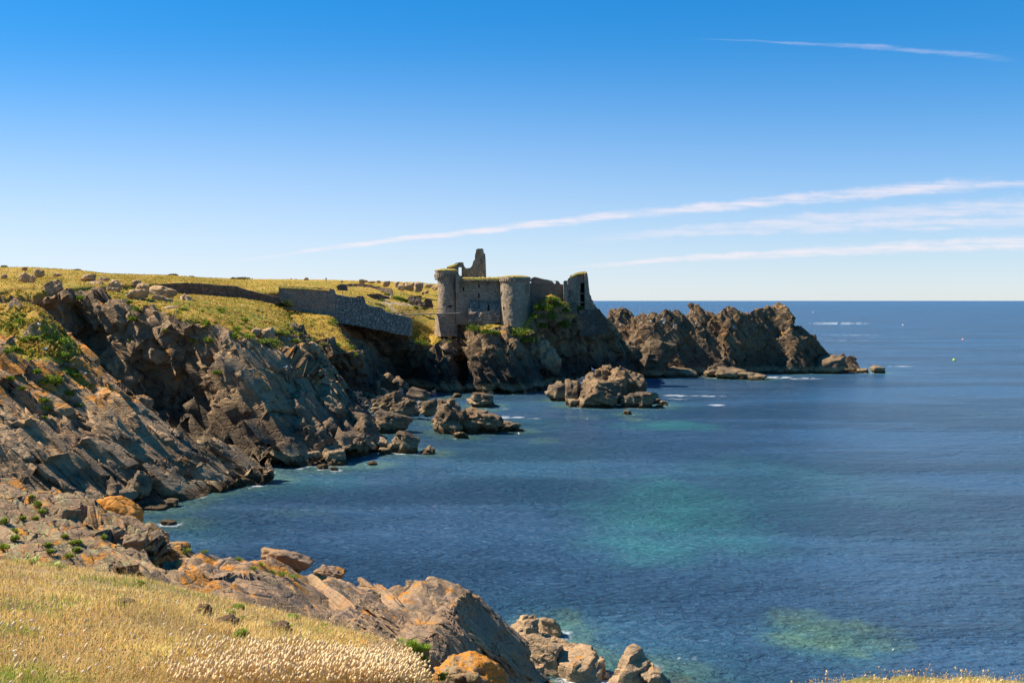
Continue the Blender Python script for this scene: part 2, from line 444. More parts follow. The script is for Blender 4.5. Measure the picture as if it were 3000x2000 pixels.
# grassy spur under the retaining wall, then the shaded cliff of the cove
Sp = [
 [(800,1160,200),(800,1080,203),(800,995,204,.2),(790,955,214,.9),(770,905,226,1),(770,905,236,1)],
 [(870,1160,203),(870,1080,205),(860,992,205,.3),(840,955,214,.95),(815,908,226,1),(812,905,236,1)],
 [(950,1150,207),(940,1080,207),(930,1007,206,.3),(900,965,214,.95),(865,917,225,1),(860,915,235,1)],
 [(1040,1150,212),(1020,1085,210),(1000,1032,206,.3),(960,982,214,.95),(935,922,225,1),(930,920,235,1)],
 [(1105,1135,217),(1078,1085,214),(1056,1044,208,.4),(1008,990,215,.9),(972,928,226,1),(970,925,235,1)],
 [(1140,1130,231),(1100,1088,229),(1062,1050,221,0),(1010,992,225,.1),(985,950,229,.2),(990,940,238,1)],
 [(1180,1120,247),(1120,1055,245),(1078,1005,243,0),(1030,972,241,.15),(1002,948,238,.2),(1010,930,244,1)],
 [(1215,1150,249),(1190,1080,247),(1135,1010,244,.2),(1112,975,242,.2),(1100,958,240,.2),(1100,930,246,1)],
 [(1262,1150,247),(1235,1080,245),(1205,1005,242,.6),(1195,988,242,.8),(1185,968,242,.8),(1190,945,250,1)],
 [(1310,1150,249),(1285,1085,247),(1255,1015,245,.7),(1240,990,249,.95),(1228,965,254,1),(1225,945,262,1)],
 [(1370,1150,256),(1350,1085,255),(1310,1040,254,.6),(1295,1015,258,.9),(1290,985,264,.9),(1290,965,272,1)],
]
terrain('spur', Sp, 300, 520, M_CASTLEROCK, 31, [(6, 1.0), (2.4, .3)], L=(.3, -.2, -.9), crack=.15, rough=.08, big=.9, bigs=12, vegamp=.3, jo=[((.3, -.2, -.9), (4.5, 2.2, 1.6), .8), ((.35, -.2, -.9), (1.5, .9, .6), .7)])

# castle rock
E = [
 [(1190,1160,256),(1190,1090,257),(1190,1050,259),(1190,1010,262,.2),(1190,990,266,.3),(1190,980,276,.3)],
 [(1245,1152,246),(1240,1100,246),(1240,1050,248),(1245,1010,252,.5),(1238,985,258,.8),(1235,970,270,.9)],
 [(1290,1146,239),(1285,1090,239),(1275,1030,243),(1280,1000,248,.7),(1275,980,256,.9),(1270,970,268,.9)],
 [(1335,1150,238),(1315,1090,237),(1310,1030,241),(1320,1012,247,.5),(1325,990,254,.4),(1330,975,268,.2)],
 [(1362,1148,250),(1362,1080,251),(1362,1010,252),(1362,985,253,.2),(1362,950,254,.2),(1362,940,268,.2)],
 [(1395,1146,238),(1385,1070,238),(1378,1005,241),(1388,975,247,.1),(1392,948,252,.1),(1392,938,266,.1)],
 [(1455,1146,233),(1448,1060,234),(1435,995,238),(1430,965,246,.75),(1430,945,251,.95),(1430,930,266,.9)],
 [(1520,1140,234),(1512,1065,236),(1492,1000,240),(1492,968,246,.3),(1490,955,250,.4),(1490,945,266,.4)],
 [(1562,1132,241),(1545,1070,242),(1525,1010,244,.1),(1520,972,247,.95),(1518,952,251,.9),(1515,940,266,.9)],
 [(1590,1125,250),(1578,1060,249),(1572,1010,247.5,.1),(1570,955,247,.55),(1572,908,249,.75),(1572,895,266,.6)],
 [(1645,1115,254),(1632,1050,253),(1620,985,249.5,.45),(1616,920,247.5,.8),(1612,868,249,.7),(1612,870,266,.6)],
 [(1705,1105,258),(1690,1035,256),(1672,970,253,.5),(1662,925,251,.75),(1652,888,252,.6),(1650,888,268,.5)],
 [(1760,1102,260),(1742,1035,258),(1728,975,258,.15),(1722,935,258,.5),(1712,908,259,.3),(1712,900,270,.4)],
 [(1805,1096,263),(1788,1035,263),(1778,995,264),(1775,972,264,.1),(1772,955,266,.1),(1770,935,275,.1)],
 [(1835,1090,272),(1822,1045,274),(1812,1012,278),(1804,990,281,.1),(1798,975,284,.2),(1785,960,292,.1)],
 [(1835,1085,292),(1820,1050,294),(1805,1020,297),(1795,1000,299),(1785,985,301),(1770,955,305)],
]
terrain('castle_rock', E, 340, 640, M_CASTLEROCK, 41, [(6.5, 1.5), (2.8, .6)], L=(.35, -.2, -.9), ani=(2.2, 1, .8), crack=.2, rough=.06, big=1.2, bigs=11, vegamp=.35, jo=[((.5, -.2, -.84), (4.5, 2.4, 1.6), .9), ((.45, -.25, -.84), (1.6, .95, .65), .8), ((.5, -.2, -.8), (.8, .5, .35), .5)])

# rocky point out to the right
crest = [(1765,985),(1782,925),(1792,906),(1832,908),(1850,928),(1868,935),(1885,925),(1925,913),(1945,920),(1962,910),(2000,911),(2012,925),(2018,915),(2024,902),(2040,898),(2058,905),(2068,918),(2085,914),(2104,936),
         (2115,905),(2135,897),(2162,903),(2182,912),(2200,906),(2228,902),(2250,893),(2272,887),(2292,890),(2312,903),(2326,935),(2338,958),(2370,968),(2394,984),(2402,1012),(2428,1040),(2448,1046),(2464,1038),(2476,1048),(2500,1052),(2520,1076),(2545,1094)]
Pt = []
for i, (x, y) in enumerate(crest):
    t = i / (len(crest) - 1)
    Yc = 300 + 8 * t + 2.5 * math.sin(i * .55); Yf = 292 + 13 * t ** 2 - 3 * math.exp(-((x - 2060) / 130) ** 2) + 2.0 * math.sin(i * .6)
    Yf = min(Yf, Yc - 2.5)
    if x < 1860: Yc += 8
    fy = 1101 - 6 * t
    fx = x + (4 if x < 2300 else 10 * (1 - t) - 4)
    m1, m2 = y + (fy - y) * .66, y + (fy - y) * .3
    w = .5 + .5 * math.sin(i * .8)
    Pt.append([(fx, fy + 14, Yf), (fx + 2, m1, Yf + (Yc - Yf) * (.22 + .2 * w)), (x + (fx - x) * .4, m2, Yf + (Yc - Yf) * (.45 + .25 * w)),
               (x, y, Yc, .12 if 1880 < x < 1970 else 0), (x, y + (fy - y) * .4, Yc + 6), (x, fy + 20, Yc + 13)])
terrain('rocky_point', Pt, 300, 760, M_POINT, 51, [(5.5, .8), (2.6, .5)], L=(.3, -.15, -.94), ani=(1.8, .9, .9), crack=.2, rough=.08, big=.6, bigs=10, vegnoise=.35, jo=[((.62, -.25, -.74), (5.5, 3.4, 2.4), .5), ((.6, -.25, -.75), (2.0, 1.2, .9), .65), ((.6, -.2, -.75), (.9, .6, .45), .5)])

# ribbed rocks on the left, between the near outcrop and the headland
V = [
 [(-180,1540,97),(-180,1380,102),(-180,1220,107),(-180,1090,113,.1),(-180,980,120,.75),(-180,892,128,.95),(-180,960,150,.6)],
 [(-60,1530,98),(-60,1370,102),(-70,1215,107),(-70,1090,112,.1),(-60,985,119,.75),(-50,892,127,.95),(-40,960,150,.6)],
 [(90,1520,99),(60,1380,103),(30,1230,107),(30,1095,112,0),(45,995,119,.75),(52,890,127,.85),(80,960,150,.6)],
 [(170,1510,101),(125,1390,103),(90,1250,107),(75,1115,112,0),(95,1010,118,.7),(115,905,126,.75),(150,990,149,.4)],
 [(250,1505,102),(190,1400,104),(150,1265,108),(120,1140,112,0),(150,1040,117,.65),(170,960,125,.75),(215,1040,147,.3)],
 [(340,1500,104),(280,1420,105),(240,1295,108),(200,1185,112,0),(205,1110,116,.55),(235,1050,124,.6),(290,1115,145,.2)],
 [(440,1495,106),(385,1440,107),(340,1335,109),(290,1235,112),(280,1165,116,.2),(305,1130,122,.3),(365,1190,142)],
 [(520,1482,109),(485,1440,110),(440,1375,111),(390,1290,113),(375,1235,116),(385,1205,121),(445,1260,138)],
 [(620,1452,114),(588,1430,114),(555,1392,115),(510,1335,117),(490,1298,119),(512,1302,122),(550,1340,134)],
 [(760,1436,118),(728,1425,118),(690,1405,119),(660,1385,120),(640,1368,121),(655,1366,123),(665,1385,130)],
 [(835,1432,119),(825,1427,119.5),(815,1420,120),(808,1417,120.5),(800,1416,121),(800,1418,122),(790,1425,126)],
]
terrain('rock_ribs', V, 560, 620, M_RIB, 61, [(4.2, .8), (1.8, .3)], L=(.77, -.18, -.61), ani=(5, 1.0, .55), crack=.2, rough=.05, big=.4, bigs=9, ridge=(1.3, 1.5, .10), vegamp=.3, vegnoise=.9, jo=[((.77, -.18, -.61), (6.5, 2.2, 1.3), .95), ((.74, -.22, -.63), (2.4, .9, .5), .85), ((.77, -.2, -.6), (.9, .4, .24), .6)])

q_ = TERR['rock_ribs'].reshape(-1, 3)
at = bpy.data.objects['rock_ribs'].data.attributes.new('lich', 'FLOAT', 'POINT'); at.data.foreach_set('value', (.9 * sstep(8.5, 13, q_[:, 2] + 2.5 * fbm(q_ / 5, 89, 3)) * (1 - sstep(17, 20, q_[:, 2]))).astype(np.float32))
# near outcrop at the grass edge
O = [
 [(-200,1700,15.6),(-200,1640,17.6),(-200,1580,20),(-200,1510,22.8),(-200,1440,26),(-200,1560,31),(-200,1800,35)],
 [(-60,1690,15.8),(-60,1630,17.8),(-60,1570,20.2),(-60,1505,23),(-60,1442,26),(-60,1560,31),(-60,1800,35)],
 [(60,1685,16),(60,1625,18),(60,1565,20.5),(60,1503,23),(50,1452,26),(60,1570,31),(60,1800,35)],
 [(180,1692,16),(180,1632,18),(190,1582,20.5),(200,1530,23),(190,1478,25.5),(200,1590,31),(200,1800,35)],
 [(300,1702,16),(300,1652,18),(310,1612,20),(320,1570,22.5),(320,1540,25),(330,1640,31),(330,1800,35)],
 [(400,1714,15.8),(400,1672,18),(410,1645,19.5),(410,1622,21.5),(410,1597,24),(430,1700,30),(430,1850,34)],
 [(475,1735,15.8),(470,1712,17.5),(466,1695,19),(458,1665,20.5),(452,1645,22),(475,1740,28),(475,1850,32)],
]
terrain('near_outcrop', O, 420, 620, M_NEAR, 71, [(1.7, .28), (.7, .08)], L=(.75, -.55, -.33), ani=(3.5, .8, .5), crack=.25, rough=.03, big=.15, bigs=3, ridge=(.18, 2.2, .25), jo=[((.74, -.5, -.42), (2.6, .8, .42), .55), ((.72, -.55, -.42), (.9, .32, .17), .7), ((.74, -.5, -.42), (.3, .14, .075), .6)])

# lichen slab running down to the shore
Sl = [
 [(430,1725,15.8),(438,1692,18.5),(445,1662,21.5),(450,1640,23.5),(466,1622,24.8),(480,1720,28),(480,1850,31)],
 [(500,1742,15.8),(500,1696,18.5),(500,1656,21.5),(502,1625,23.5),(512,1603,25),(520,1700,29),(520,1850,32)],
 [(570,1755,15.7),(570,1704,18.4),(570,1658,21.5),(568,1622,23.8),(590,1600,25.2),(600,1700,30),(600,1850,33)],
 [(700,1792,15.3),(700,1742,18),(692,1692,21),(692,1655,23.7),(700,1634,25.7),(710,1740,31),(710,1850,33)],
 [(850,1832,14.8),(842,1782,18),(840,1732,21.5),(842,1690,25),(850,1660,27.5),(860,1780,34),(860,1900,36)],
 [(930,1855,14.5),(915,1800,18),(915,1750,21.8),(922,1708,25.5),(930,1676,29),(940,1800,36),(940,1900,38)],
 [(1000,1875,14.2),(990,1822,18),(990,1772,22),(1002,1730,26),(1015,1698,30),(1030,1820,38),(1030,1920,40)],
 [(1130,1925,14.6),(1130,1870,19),(1130,1812,24),(1140,1760,29),(1155,1712,33),(1175,1840,42),(1175,1940,44)],
 [(1250,1965,16),(1250,1902,19.5),(1250,1842,23.5),(1262,1782,27.5),(1285,1722,32),(1310,1850,40),(1310,1950,43)],
 [(1340,2030,18),(1340,1942,21.5),(1350,1882,25),(1370,1822,28.5),(1395,1772,32),(1425,1890,40),(1425,1970,43)],
 [(1420,2090,21.5),(1430,2002,25),(1440,1932,28),(1460,1882,31),(1478,1842,34),(1500,1940,42),(1505,2010,46)],
 [(1500,2110,26),(1510,2045,29),(1520,1985,32),(1530,1940,35),(1532,1912,37.5),(1550,1990,46),(1555,2050,49)],
 [(1630,2130,34),(1625,2070,37),(1612,2025,40),(1600,1998,43),(1588,1978,46),(1590,2050,54),(1590,2110,58)],
]
terrain('lichen_slab', Sl, 420, 760, M_SLAB, 81, [(3.4, .15), (1.2, .03)], L=(.72, .05, -.6), ani=(4.5, .9, .45), crack=.25, rough=.015, big=.25, bigs=6, ridge=(.05, 1.6, .10), jo=[((.72, -.1, -.62), (4.5, 1.5, .5), .32), ((.70, -.15, -.63), (1.6, .5, .18), .5), ((.72, -.1, -.6), (.5, .2, .08), .5)])
q_ = TERR['lichen_slab'].reshape(-1, 3)
at = bpy.data.objects['lichen_slab'].data.attributes.new('lich', 'FLOAT', 'POINT'); at.data.foreach_set('value', (1 - sstep(-7.2, -4.2, q_[:, 0] + 1.2 * fbm(q_ / 2.5, 88, 3))).astype(np.float32))

# foreground meadow
M_MEADOW = None
def meadow_mat():
    k = NT('meadow_soil'); p = k.pos()
    n = k.noise(p, 1.2, 5, .65); n2 = k.noise(p, 14, 5, .7)
    c = k.ramp(n, [(.3, (.13, .075, .04)), (.5, (.30, .19, .085)), (.65, (.26, .17, .07))])
    c = k.mix(k.rng(n2, .35, .65, 0, .6), c, (.30, .24, .11))
    return k.base(c, k.bump(n2, .05, .8))
M_MEADOW = meadow_mat()
edge = [(-260,1618,17.5),(0,1642,17),(200,1667,16.5),(400,1692,16),(600,1748,15.5),(800,1792,15),(950,1836,14.3),(1070,1880,12.8),(1150,1930,11),(1230,2000,9.6),(1320,2090,8.6),(1600,2140,8.6),(2000,2130,9.6),(2250,2070,10.6),(2400,2032,11),(2550,2016,11),(2680,2010,11),(2850,2012,11),(3000,2018,11),(3250,2030,11)]
Md = []
for x, y, Y in edge:
    pe = P(x, y, Y)
    xs = (x - 1500) / F
    w = lambda Yq, z: (xs * Yq * 1.0, Yq, z)
    nearz = 20.45
    c = [(xs * 1.0, -1.5, 20.6, 1), (xs * 2.2, 2.0, 20.55, 1)]
    for Yq in (4.2, 7.2, 10.5):
        Yq = min(Yq, Y * (.3 if Yq == 4.2 else .55 if Yq == 7.2 else .78))
        t = (Yq - 2.0) / (Y - 2.0)
        zz = 20.55 + (pe[2] - 20.55) * (t ** 1.06)
        c.append((xs * Yq, Yq, zz, 1))
    c.append((*pe, 1))
    c.append((pe[0] * 1.08, pe[1] + 1.2, pe[2] - .75, 1)); c.append((pe[0] * 1.15, pe[1] + 2.4, pe[2] - 3.0, 1))
    Md.append(c)
Gm, tr_m, tc_m = loft(Md, 300, 420, world=True)
Xm = Gm[..., :3]
pm = Xm.reshape(-1, 3)
pm = pm + np.array([0, 0, 1.0]) * (.10 * fbm(pm / 1.3, 301, 3) + .05 * fbm(pm / .35, 302, 3))[:, None] * sstep(1.0, 5.0, pm[:, 1])[:, None]
o = mesh_obj('meadow', pm, gridfaces(300, 420), M_MEADOW); o['kind'] = 'structure'
MEADOW = pm.reshape(300, 420, 3)
# ------------------------------------------------------------------ masonry
def stone_mat(name, size=.5, stone=(.20, .175, .15), stone2=(.13, .115, .105), mortar=(.27, .24, .20), mort=.5, edge=.10, course=1.5, grass=0.0, stain=.5, bump=.12, ochre=.2):
    k = NT(name); p = k.pos()
    wv = k.mix(.12, p, k.noise(p, 1.5, 3, .5, 0, True), 'ADD')
    q = k.map(wv, (1, 1, course))
    v = k.voro(q, 1 / size, 'F1', 'Color'); e = k.voro(q, 1 / size, 'DISTANCE_TO_EDGE')
    c = k.mix(k.sep(v, 0), stone, stone2)
    c = k.mix(k.math('MULTIPLY', k.rng(e, edge, edge * .3), mort), c, mortar)
    n = k.noise(k.map(p, (1, 1, .45)), .35, 6, .65)
    c = k.mix(k.rng(n, .5, .7, 0, stain), c, (.09, .082, .078))
    c = k.mix(k.rng(k.noise(p, .6, 5, .7), .52, .68, 0, .55), c, (.31, .27, .22))
    if ochre: c = k.mix(k.rng(k.noise(p, .22, 5, .7), .56, .66, 0, ochre), c, (.30, .19, .07))
    h = k.math('ADD', k.rng(e, 0, edge * 1.3), k.math('MULTIPLY', k.noise(p, 3.5, 5, .7), .8))
    return k.base(c, k.bump(h, bump, .9))
M_CASTLE = stone_mat('castle_stone', .6, stone=(.54, .40, .265), stone2=(.36, .27, .18), mortar=(.52,.40,.28), mort=.45, bump=.35, stain=.75, ochre=.4)
M_ROUGH = stone_mat('rough_rubble_stone', .8, stone=(.46, .365, .26), stone2=(.24, .19, .14), mortar=(.13, .11, .095), mort=.8, bump=.4)
M_RETAIN = stone_mat('basalt_wall_stone', .75, stone=(.10, .080, .062), stone2=(.17, .13, .095), mortar=(.46, .37, .28), mort=.9, edge=.16, course=1.7, stain=.15, ochre=0, bump=.2)
M_RENDER = stone_mat('rendered_wall_stone', .6, stone=(.27, .215, .16), stone2=(.15, .12, .095), mortar=(.40, .325, .245), mort=.75, edge=.16, stain=.3, ochre=.35, bump=.15)
M_BRICK = stone_mat('coursed_wall_stone', .5, stone=(.30, .215, .14), stone2=(.17, .125, .085), mortar=(.36, .28, .20), mort=.5, course=2.4, ochre=.3)
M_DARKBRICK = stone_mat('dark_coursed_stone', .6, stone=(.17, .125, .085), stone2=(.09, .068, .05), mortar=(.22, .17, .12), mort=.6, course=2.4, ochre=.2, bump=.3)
M_DRYWALL = stone_mat('dry_stone', .5, stone=(.24, .175, .125), stone2=(.12, .095, .08), mortar=(.05, .045, .04), mort=.8, course=1.6, bump=.25)
def plain(name, c, rough=.8, bumpd=0, bs=8):
    k = NT(name); n = k.noise(k.pos(), bs, 5, .6)
    cc = k.mix(k.rng(n, .35, .65, 0, .5), c, tuple(x * .72 for x in c))
    return k.base(cc, k.bump(n, bumpd or .01, .4), rough)
M_DARK = plain('dark_window_void', (.012, .011, .011))
M_WOOD = plain('weathered_deck_wood', (.36, .28, .20))
M_STEEL = plain('grey_steel_rail', (.30, .27, .25), .55)
M_RAILWOOD = plain('brown_handrail_wood', (.17, .10, .075), .7)
def turf_mat(name, a, b, s=1.2):
    k = NT(name); p = k.pos(); n = k.noise(p, s, 5, .7)
    c = k.mix(k.rng(n, .38, .62), a, b)
    return k.base(c, k.bump(k.noise(p, 7, 4, .8), .15, .8))
M_TURF = turf_mat('castle_turf', (.16, .19, .025), (.42, .24, .05))
M_BUSH = turf_mat('green_scrub', (.035, .075, .012), (.11, .19, .02), 2.5)

def prof(pts):
    xs, ys = [a for a, _ in pts], [b for _, b in pts]
    return lambda x: np.interp(x, xs, ys)

def sheet(name, fmap, u0, u1, top, bot, nu, nv, thick, mat, parent=None, opens=(), rough=.05, seed=0, ragged=0.0, void=True, wrap=False, winname='window'):
    """masonry slab: outline given by top/bottom profiles, front face mapped by fmap(u, v, depth); openings (u0,u1,v0,v1,through)"""
    tp = prof(top) if not callable(top) else top; bt = prof(bot) if not callable(bot) else bot
    us = np.unique(np.concatenate((np.linspace(u0, u1, nu), [o[0] for o in opens], [o[1] for o in opens], [a for a, _ in top] if not callable(top) else [])))
    us = us[(us >= u0) & (us <= u1)]
    tv = tp(us); bv = bt(us)
    if ragged:
        q = np.stack((us * .35, np.full(len(us), seed * 3.1), np.zeros(len(us))), 1)
        j = fbm(q, 900 + seed, 4) * ragged * 2.0
        tv = tv + j
        for o in opens:
            m = (us >= o[0] - .5) & (us <= o[1] + .5); tv = np.where(m, np.minimum(tv, o[2] - 1.2), tv)
    vs = np.unique(np.concatenate((np.linspace(tv.min(), bv.max(), nv), [o[2] for o in opens], [o[3] for o in opens])))
    Vv = np.clip(vs[:, None], tv[None, :], bv[None, :])
    Uu = np.broadcast_to(us[None, :], Vv.shape)
    fr = fmap(Uu.ravel(), Vv.ravel(), np.zeros(Vv.size)); bk = fmap(Uu.ravel(), Vv.ravel(), np.full(Vv.size, thick))
    nr, nc = Vv.shape
    if rough:
        dn = fbm(fr / 1.1, 800 + seed, 4) * rough * 2
        fr = fmap(Uu.ravel(), Vv.ravel(), dn)
    F_, B_ = [], []
    idx = np.arange(nr * nc).reshape(nr, nc)
    for i in range(nr - 1):
        for j in range(nc - 1):
            if (Vv[i + 1, j] - Vv[i, j]) + (Vv[i + 1, j + 1] - Vv[i, j + 1]) < 1e-6: continue
            uc, vc = (us[j] + us[j + 1]) / 2, (vs[i] + vs[i + 1]) / 2
            hole = thr = False
            for o in opens:
                if o[0] < uc < o[1] and o[2] < vc < o[3]: hole = True; thr = len(o) > 4 and o[4]
            q = (idx[i, j], idx[i, j + 1], idx[i + 1, j + 1], idx[i + 1, j])
            if not hole: F_.append(q)
            if not (hole and thr): B_.append(q)
    n = nr * nc
    edges = {}
    for q in F_:
        for a, b in zip(q, q[1:] + q[:1]): edges[(a, b)] = 1
    faces = [tuple(int(a) for a in q) for q in F_] + [tuple(int(a + n) for a in reversed(q)) for q in B_]
    for (a, b) in edges:
        if (b, a) not in edges: faces.append((int(b), int(a), int(a + n), int(b + n)))
    o = mesh_obj(name, np.concatenate((fr, bk)), faces, mat, parent, smooth=False)
    me = o.data
    bm = bmesh.new(); bm.from_mesh(me); bmesh.ops.remove_doubles(bm, verts=bm.verts, dist=.004); bmesh.ops.dissolve_degenerate(bm, dist=.002, edges=bm.edges)
    bmesh.ops.recalc_face_normals(bm, faces=bm.faces); bm.to_mesh(me); bm.free()
    if void:
        for op in opens:
            if len(op) > 4 and op[4]: continue
            u = np.array([op[0], op[1], op[1], op[0]] * 2); v = np.array([op[2], op[2], op[3], op[3]] * 2)
            d = np.array([thick * .55] * 4 + [thick * .9] * 4)
            mesh_obj(winname, fmap(u, v, d), [(0, 1, 2, 3), (7, 6, 5, 4), (0, 4, 5, 1), (1, 5, 6, 2), (2, 6, 7, 3), (3, 7, 4, 0)], M_DARK, o, smooth=False)
    return o

def flat(Ya, Yb=None, ua=0, ub=1, lean=None):
    """px,py -> a wall standing at depth Ya (at column ua) .. Yb (at ub); lean(v) moves the face towards the viewer (metres)"""
    Yb = Ya if Yb is None else Yb
    def f(u, v, d):
        Y0 = Ya + (Yb - Ya) * (u - ua) / (ub - ua)
        a = (u - 1500) / F; b = (1000 - v) / F
        dy = ct + b * st
        x = a / dy * Y0; z = CZ + (-st + b * ct) / dy * Y0
        return np.stack((x, Y0 + d - (lean(v) if lean else 0), z), 1)
    return f

def rnd(pxc, Yc, rpx, taper=0.0, v0=0, v1=1):
    """angle (deg, 0 = towards the viewer, + = right), py -> round tower"""
    r0 = rpx * Yc / F
    xc = P(pxc, 880, Yc)[0]
    def f(u, v, d):
        b = (1000 - v) / F; z = CZ + (-st + b * ct) / (ct + b * st) * (Yc - r0 * .7)
        r = r0 * (1 + taper * (v - v0) / (v1 - v0)) - d
        a = np.radians(u)
        return np.stack((xc + r * np.sin(a), Yc - r * np.cos(a), z), 1)
    return f

def boxes(name, specs, mat, parent=None, jitter=0.0):
    """one mesh of boxes: (centre, size, rotz)"""
    V, Fc = [], []
    r = random.Random(len(specs) * 7 + 1)
    for c, s, rz in specs:
        b = len(V)
        for sx, sy, sz in ((-1,-1,-1),(1,-1,-1),(1,1,-1),(-1,1,-1),(-1,-1,1),(1,-1,1),(1,1,1),(-1,1,1)):
            x, y, z = [sg * q / 2 * (1 + r.uniform(-jitter, jitter)) for sg, q in zip((sx, sy, sz), s)]
            V.append((c[0] + x * math.cos(rz) - y * math.sin(rz), c[1] + x * math.sin(rz) + y * math.cos(rz), c[2] + z))
        for q in ((0,3,2,1),(4,5,6,7),(0,1,5,4),(1,2,6,5),(2,3,7,6),(3,0,4,7)): Fc.append(tuple(b + i for i in q))
    return mesh_obj(name, V, Fc, mat, parent, smooth=False)

def turf(name, fmap, u0, u1, v, deep, hgt, nu, parent, seed, mat=None, sink=.15):
    """uneven cap of turf along a wall top: v may be a profile"""
    nv = 9
    us = np.linspace(u0, u1, nu); tv = v(us) if callable(v) else np.full(nu, float(v))
    X = []
    for k in range(nv):
        t = k / (nv - 1)
        X.append(fmap(us, tv, np.full(nu, -.25 + t * (deep + .4))))
    X = np.array(X); h = fbm(X.reshape(-1, 3) / .9, 600 + seed, 4).reshape(nv, nu)
    arch = np.sin(np.linspace(0, math.pi, nv))[:, None] ** .5
    X[..., 2] += arch * hgt * (.6 + 1.6 * h) - sink
    X[0, :, 2] -= .35; X[-1, :, 2] -= .35
    return mesh_obj(name, X.reshape(-1, 3), gridfaces(nv, nu), mat or M_TURF, parent)

# ------------------------------------------------------------------ the castle
CY = 252.0
castle = empty('castle', P(1450, 945, CY), 'ruined grey stone castle with round towers and broken keep on the sea rock', 'castle')
ident = Matrix.Translation(-castle.location)
def own(o, parent=None):
    o.parent = castle; o.matrix_parent_inverse = ident
    return o
# left round tower
fl = rnd(1313, 254.5, 31, -.03, 800, 920)
t1 = own(sheet('round_tower', fl, -180, 180, [(-180, 802), (180, 802)], [(-180, 935), (180, 935)], 90, 40, .9, M_CASTLE, None,
               [(4, 26, 894, 900)], rough=.07, seed=1))
fk = rnd(1309, 254.5, 35)
kc = sheet('corbel_crown', rnd(1308, 254.5, 35.5, -.16, 790, 810), -180, 180, [(-180, 792), (180, 792)], [(-180, 808), (180, 808)], 70, 8, 1.6, M_CASTLE, t1, rough=.16, seed=2, ragged=1.2)
specs = []
for a in range(-110, 111, 14):
    q = fk(np.array([float(a)]), np.array([808.0]), np.array([.35]))[0]; specs.append((q, (.45, .9, .9), math.radians(a)))
boxes('corbel_course', specs, M_CASTLE, t1, .15)
# turf roof of the tower
th = np.linspace(0, 2 * math.pi, 40); c0 = P(1308, 792, 254.5); X = [c0 + np.array([0, 0, .35])]
V = []; nr_ = 6
for i in range(nr_ + 1):
    for a in th[:-1]:
        r = 35 * 254.5 / F * (i / nr_); V.append((c0[0] + r * math.cos(a), c0[1] + r * math.sin(a), c0[2] + .45 - .5 * (i / nr_) ** 3))
V = np.array(V); V[:, 2] += .35 * fbm(V / .9, 611, 4)
fcs = [(i * 39 + j, i * 39 + (j + 1) % 39, (i + 1) * 39 + (j + 1) % 39, (i + 1) * 39 + j) for i in range(nr_) for j in range(39)]
mesh_obj('roof_turf', V, fcs, M_TURF, t1)
boxes('stone_spout', [(P(1279, 818, 254), (.9, .35, .35), 0)], M_CASTLE, t1)
# garderobe hanging in the corner
own(sheet('garderobe_shaft', flat(251.0), 1335, 1347, [(1335, 806), (1347, 806)], [(1335, 855), (1340, 857), (1347, 853)], 6, 14, 1.6, M_CASTLE, None, rough=.05, seed=3))
# main curtain wall, its lower part standing forward in rough rubble
def lean_(v): return np.clip((v - 878) / 40, 0, 1) * 2.4
cw = own(sheet('curtain_wall', flat(CY), 1336, 1472, [(1336, 822), (1472, 822)], [(1336, 950), (1472, 955)], 90, 60, 1.3, M_CASTLE, None,
               [(1355.5, 1359.5, 841.5, 852.5), (1401, 1405, 832, 842), (1400.5, 1405, 859, 872), (1371, 1373, 832, 837)], rough=.08, seed=4))
own(sheet('battered_base', flat(CY - .25, lean=lean_), 1374, 1466, [(1374, 876), (1384, 881), (1396, 879), (1420, 880), (1466, 881)], [(1374, 940), (1466, 945)], 70, 34, .8, M_ROUGH, None,
          [(1402, 1404.5, 889, 903), (1428.5, 1434, 893, 911)], rough=.28, seed=5, ragged=1.2))
own(sheet('parapet', flat(CY - .95), 1344, 1470, [(1344, 815.5), (1400, 816.5), (1470, 815)], [(1344, 820.5), (1470, 820.5)], 80, 4, 1.2, M_CASTLE, None, rough=.12, seed=6, ragged=.8))
specs = [(P(x, 823.2, CY - .3), (.42, 1.2, .55), 0) for x in np.arange(1347, 1468, 5.6)]
own(boxes('corbel_course', specs, M_CASTLE, None, .18))
own(turf('roof_turf', flat(CY - .9), 1343, 1470, prof([(1343, 813.5), (1400, 814), (1470, 813)]), 6.5, .45, 90, None, 12))
# right round tower
fr_ = rnd(1509, 251.5, 43.5, .05, 820, 945)
t2 = own(sheet('round_tower', fr_, -180, 180, [(-180, 812), (180, 812)], [(-180, 962), (180, 962)], 110, 50, 1.0, M_CASTLE, None,
               [(-70, -62, 827, 835), (-68, -59, 855, 868), (-51, -44, 897, 908)], rough=.08, seed=7))
sheet('parapet', rnd(1509, 251.5, 46), -180, 180, [(-180, 811.5), (180, 811.5)], [(-180, 818), (180, 818)], 100, 5, 1.2, M_CASTLE, t2, rough=.1, seed=8, ragged=.7)
specs = []
fk2 = rnd(1509, 251.5, 45.5)
for a in range(-100, 101, 9):
    specs.append((fk2(np.array([float(a)]), np.array([820.5]), np.array([.3]))[0], (.42, .9, .6), math.radians(a)))
boxes('corbel_course', specs, M_CASTLE, t2, .15)
V = []
c0 = P(1509, 811, 251.5)
for i in range(nr_ + 1):
    for a in th[:-1]:
        r = 45 * 251.5 / F * (i / nr_); V.append((c0[0] + r * math.cos(a), c0[1] + r * math.sin(a), c0[2] + .35 - .45 * (i / nr_) ** 3))
V = np.array(V); V[:, 2] += .4 * fbm(V / .8, 612, 4)
mesh_obj('roof_turf', V, fcs, M_TURF, t2)
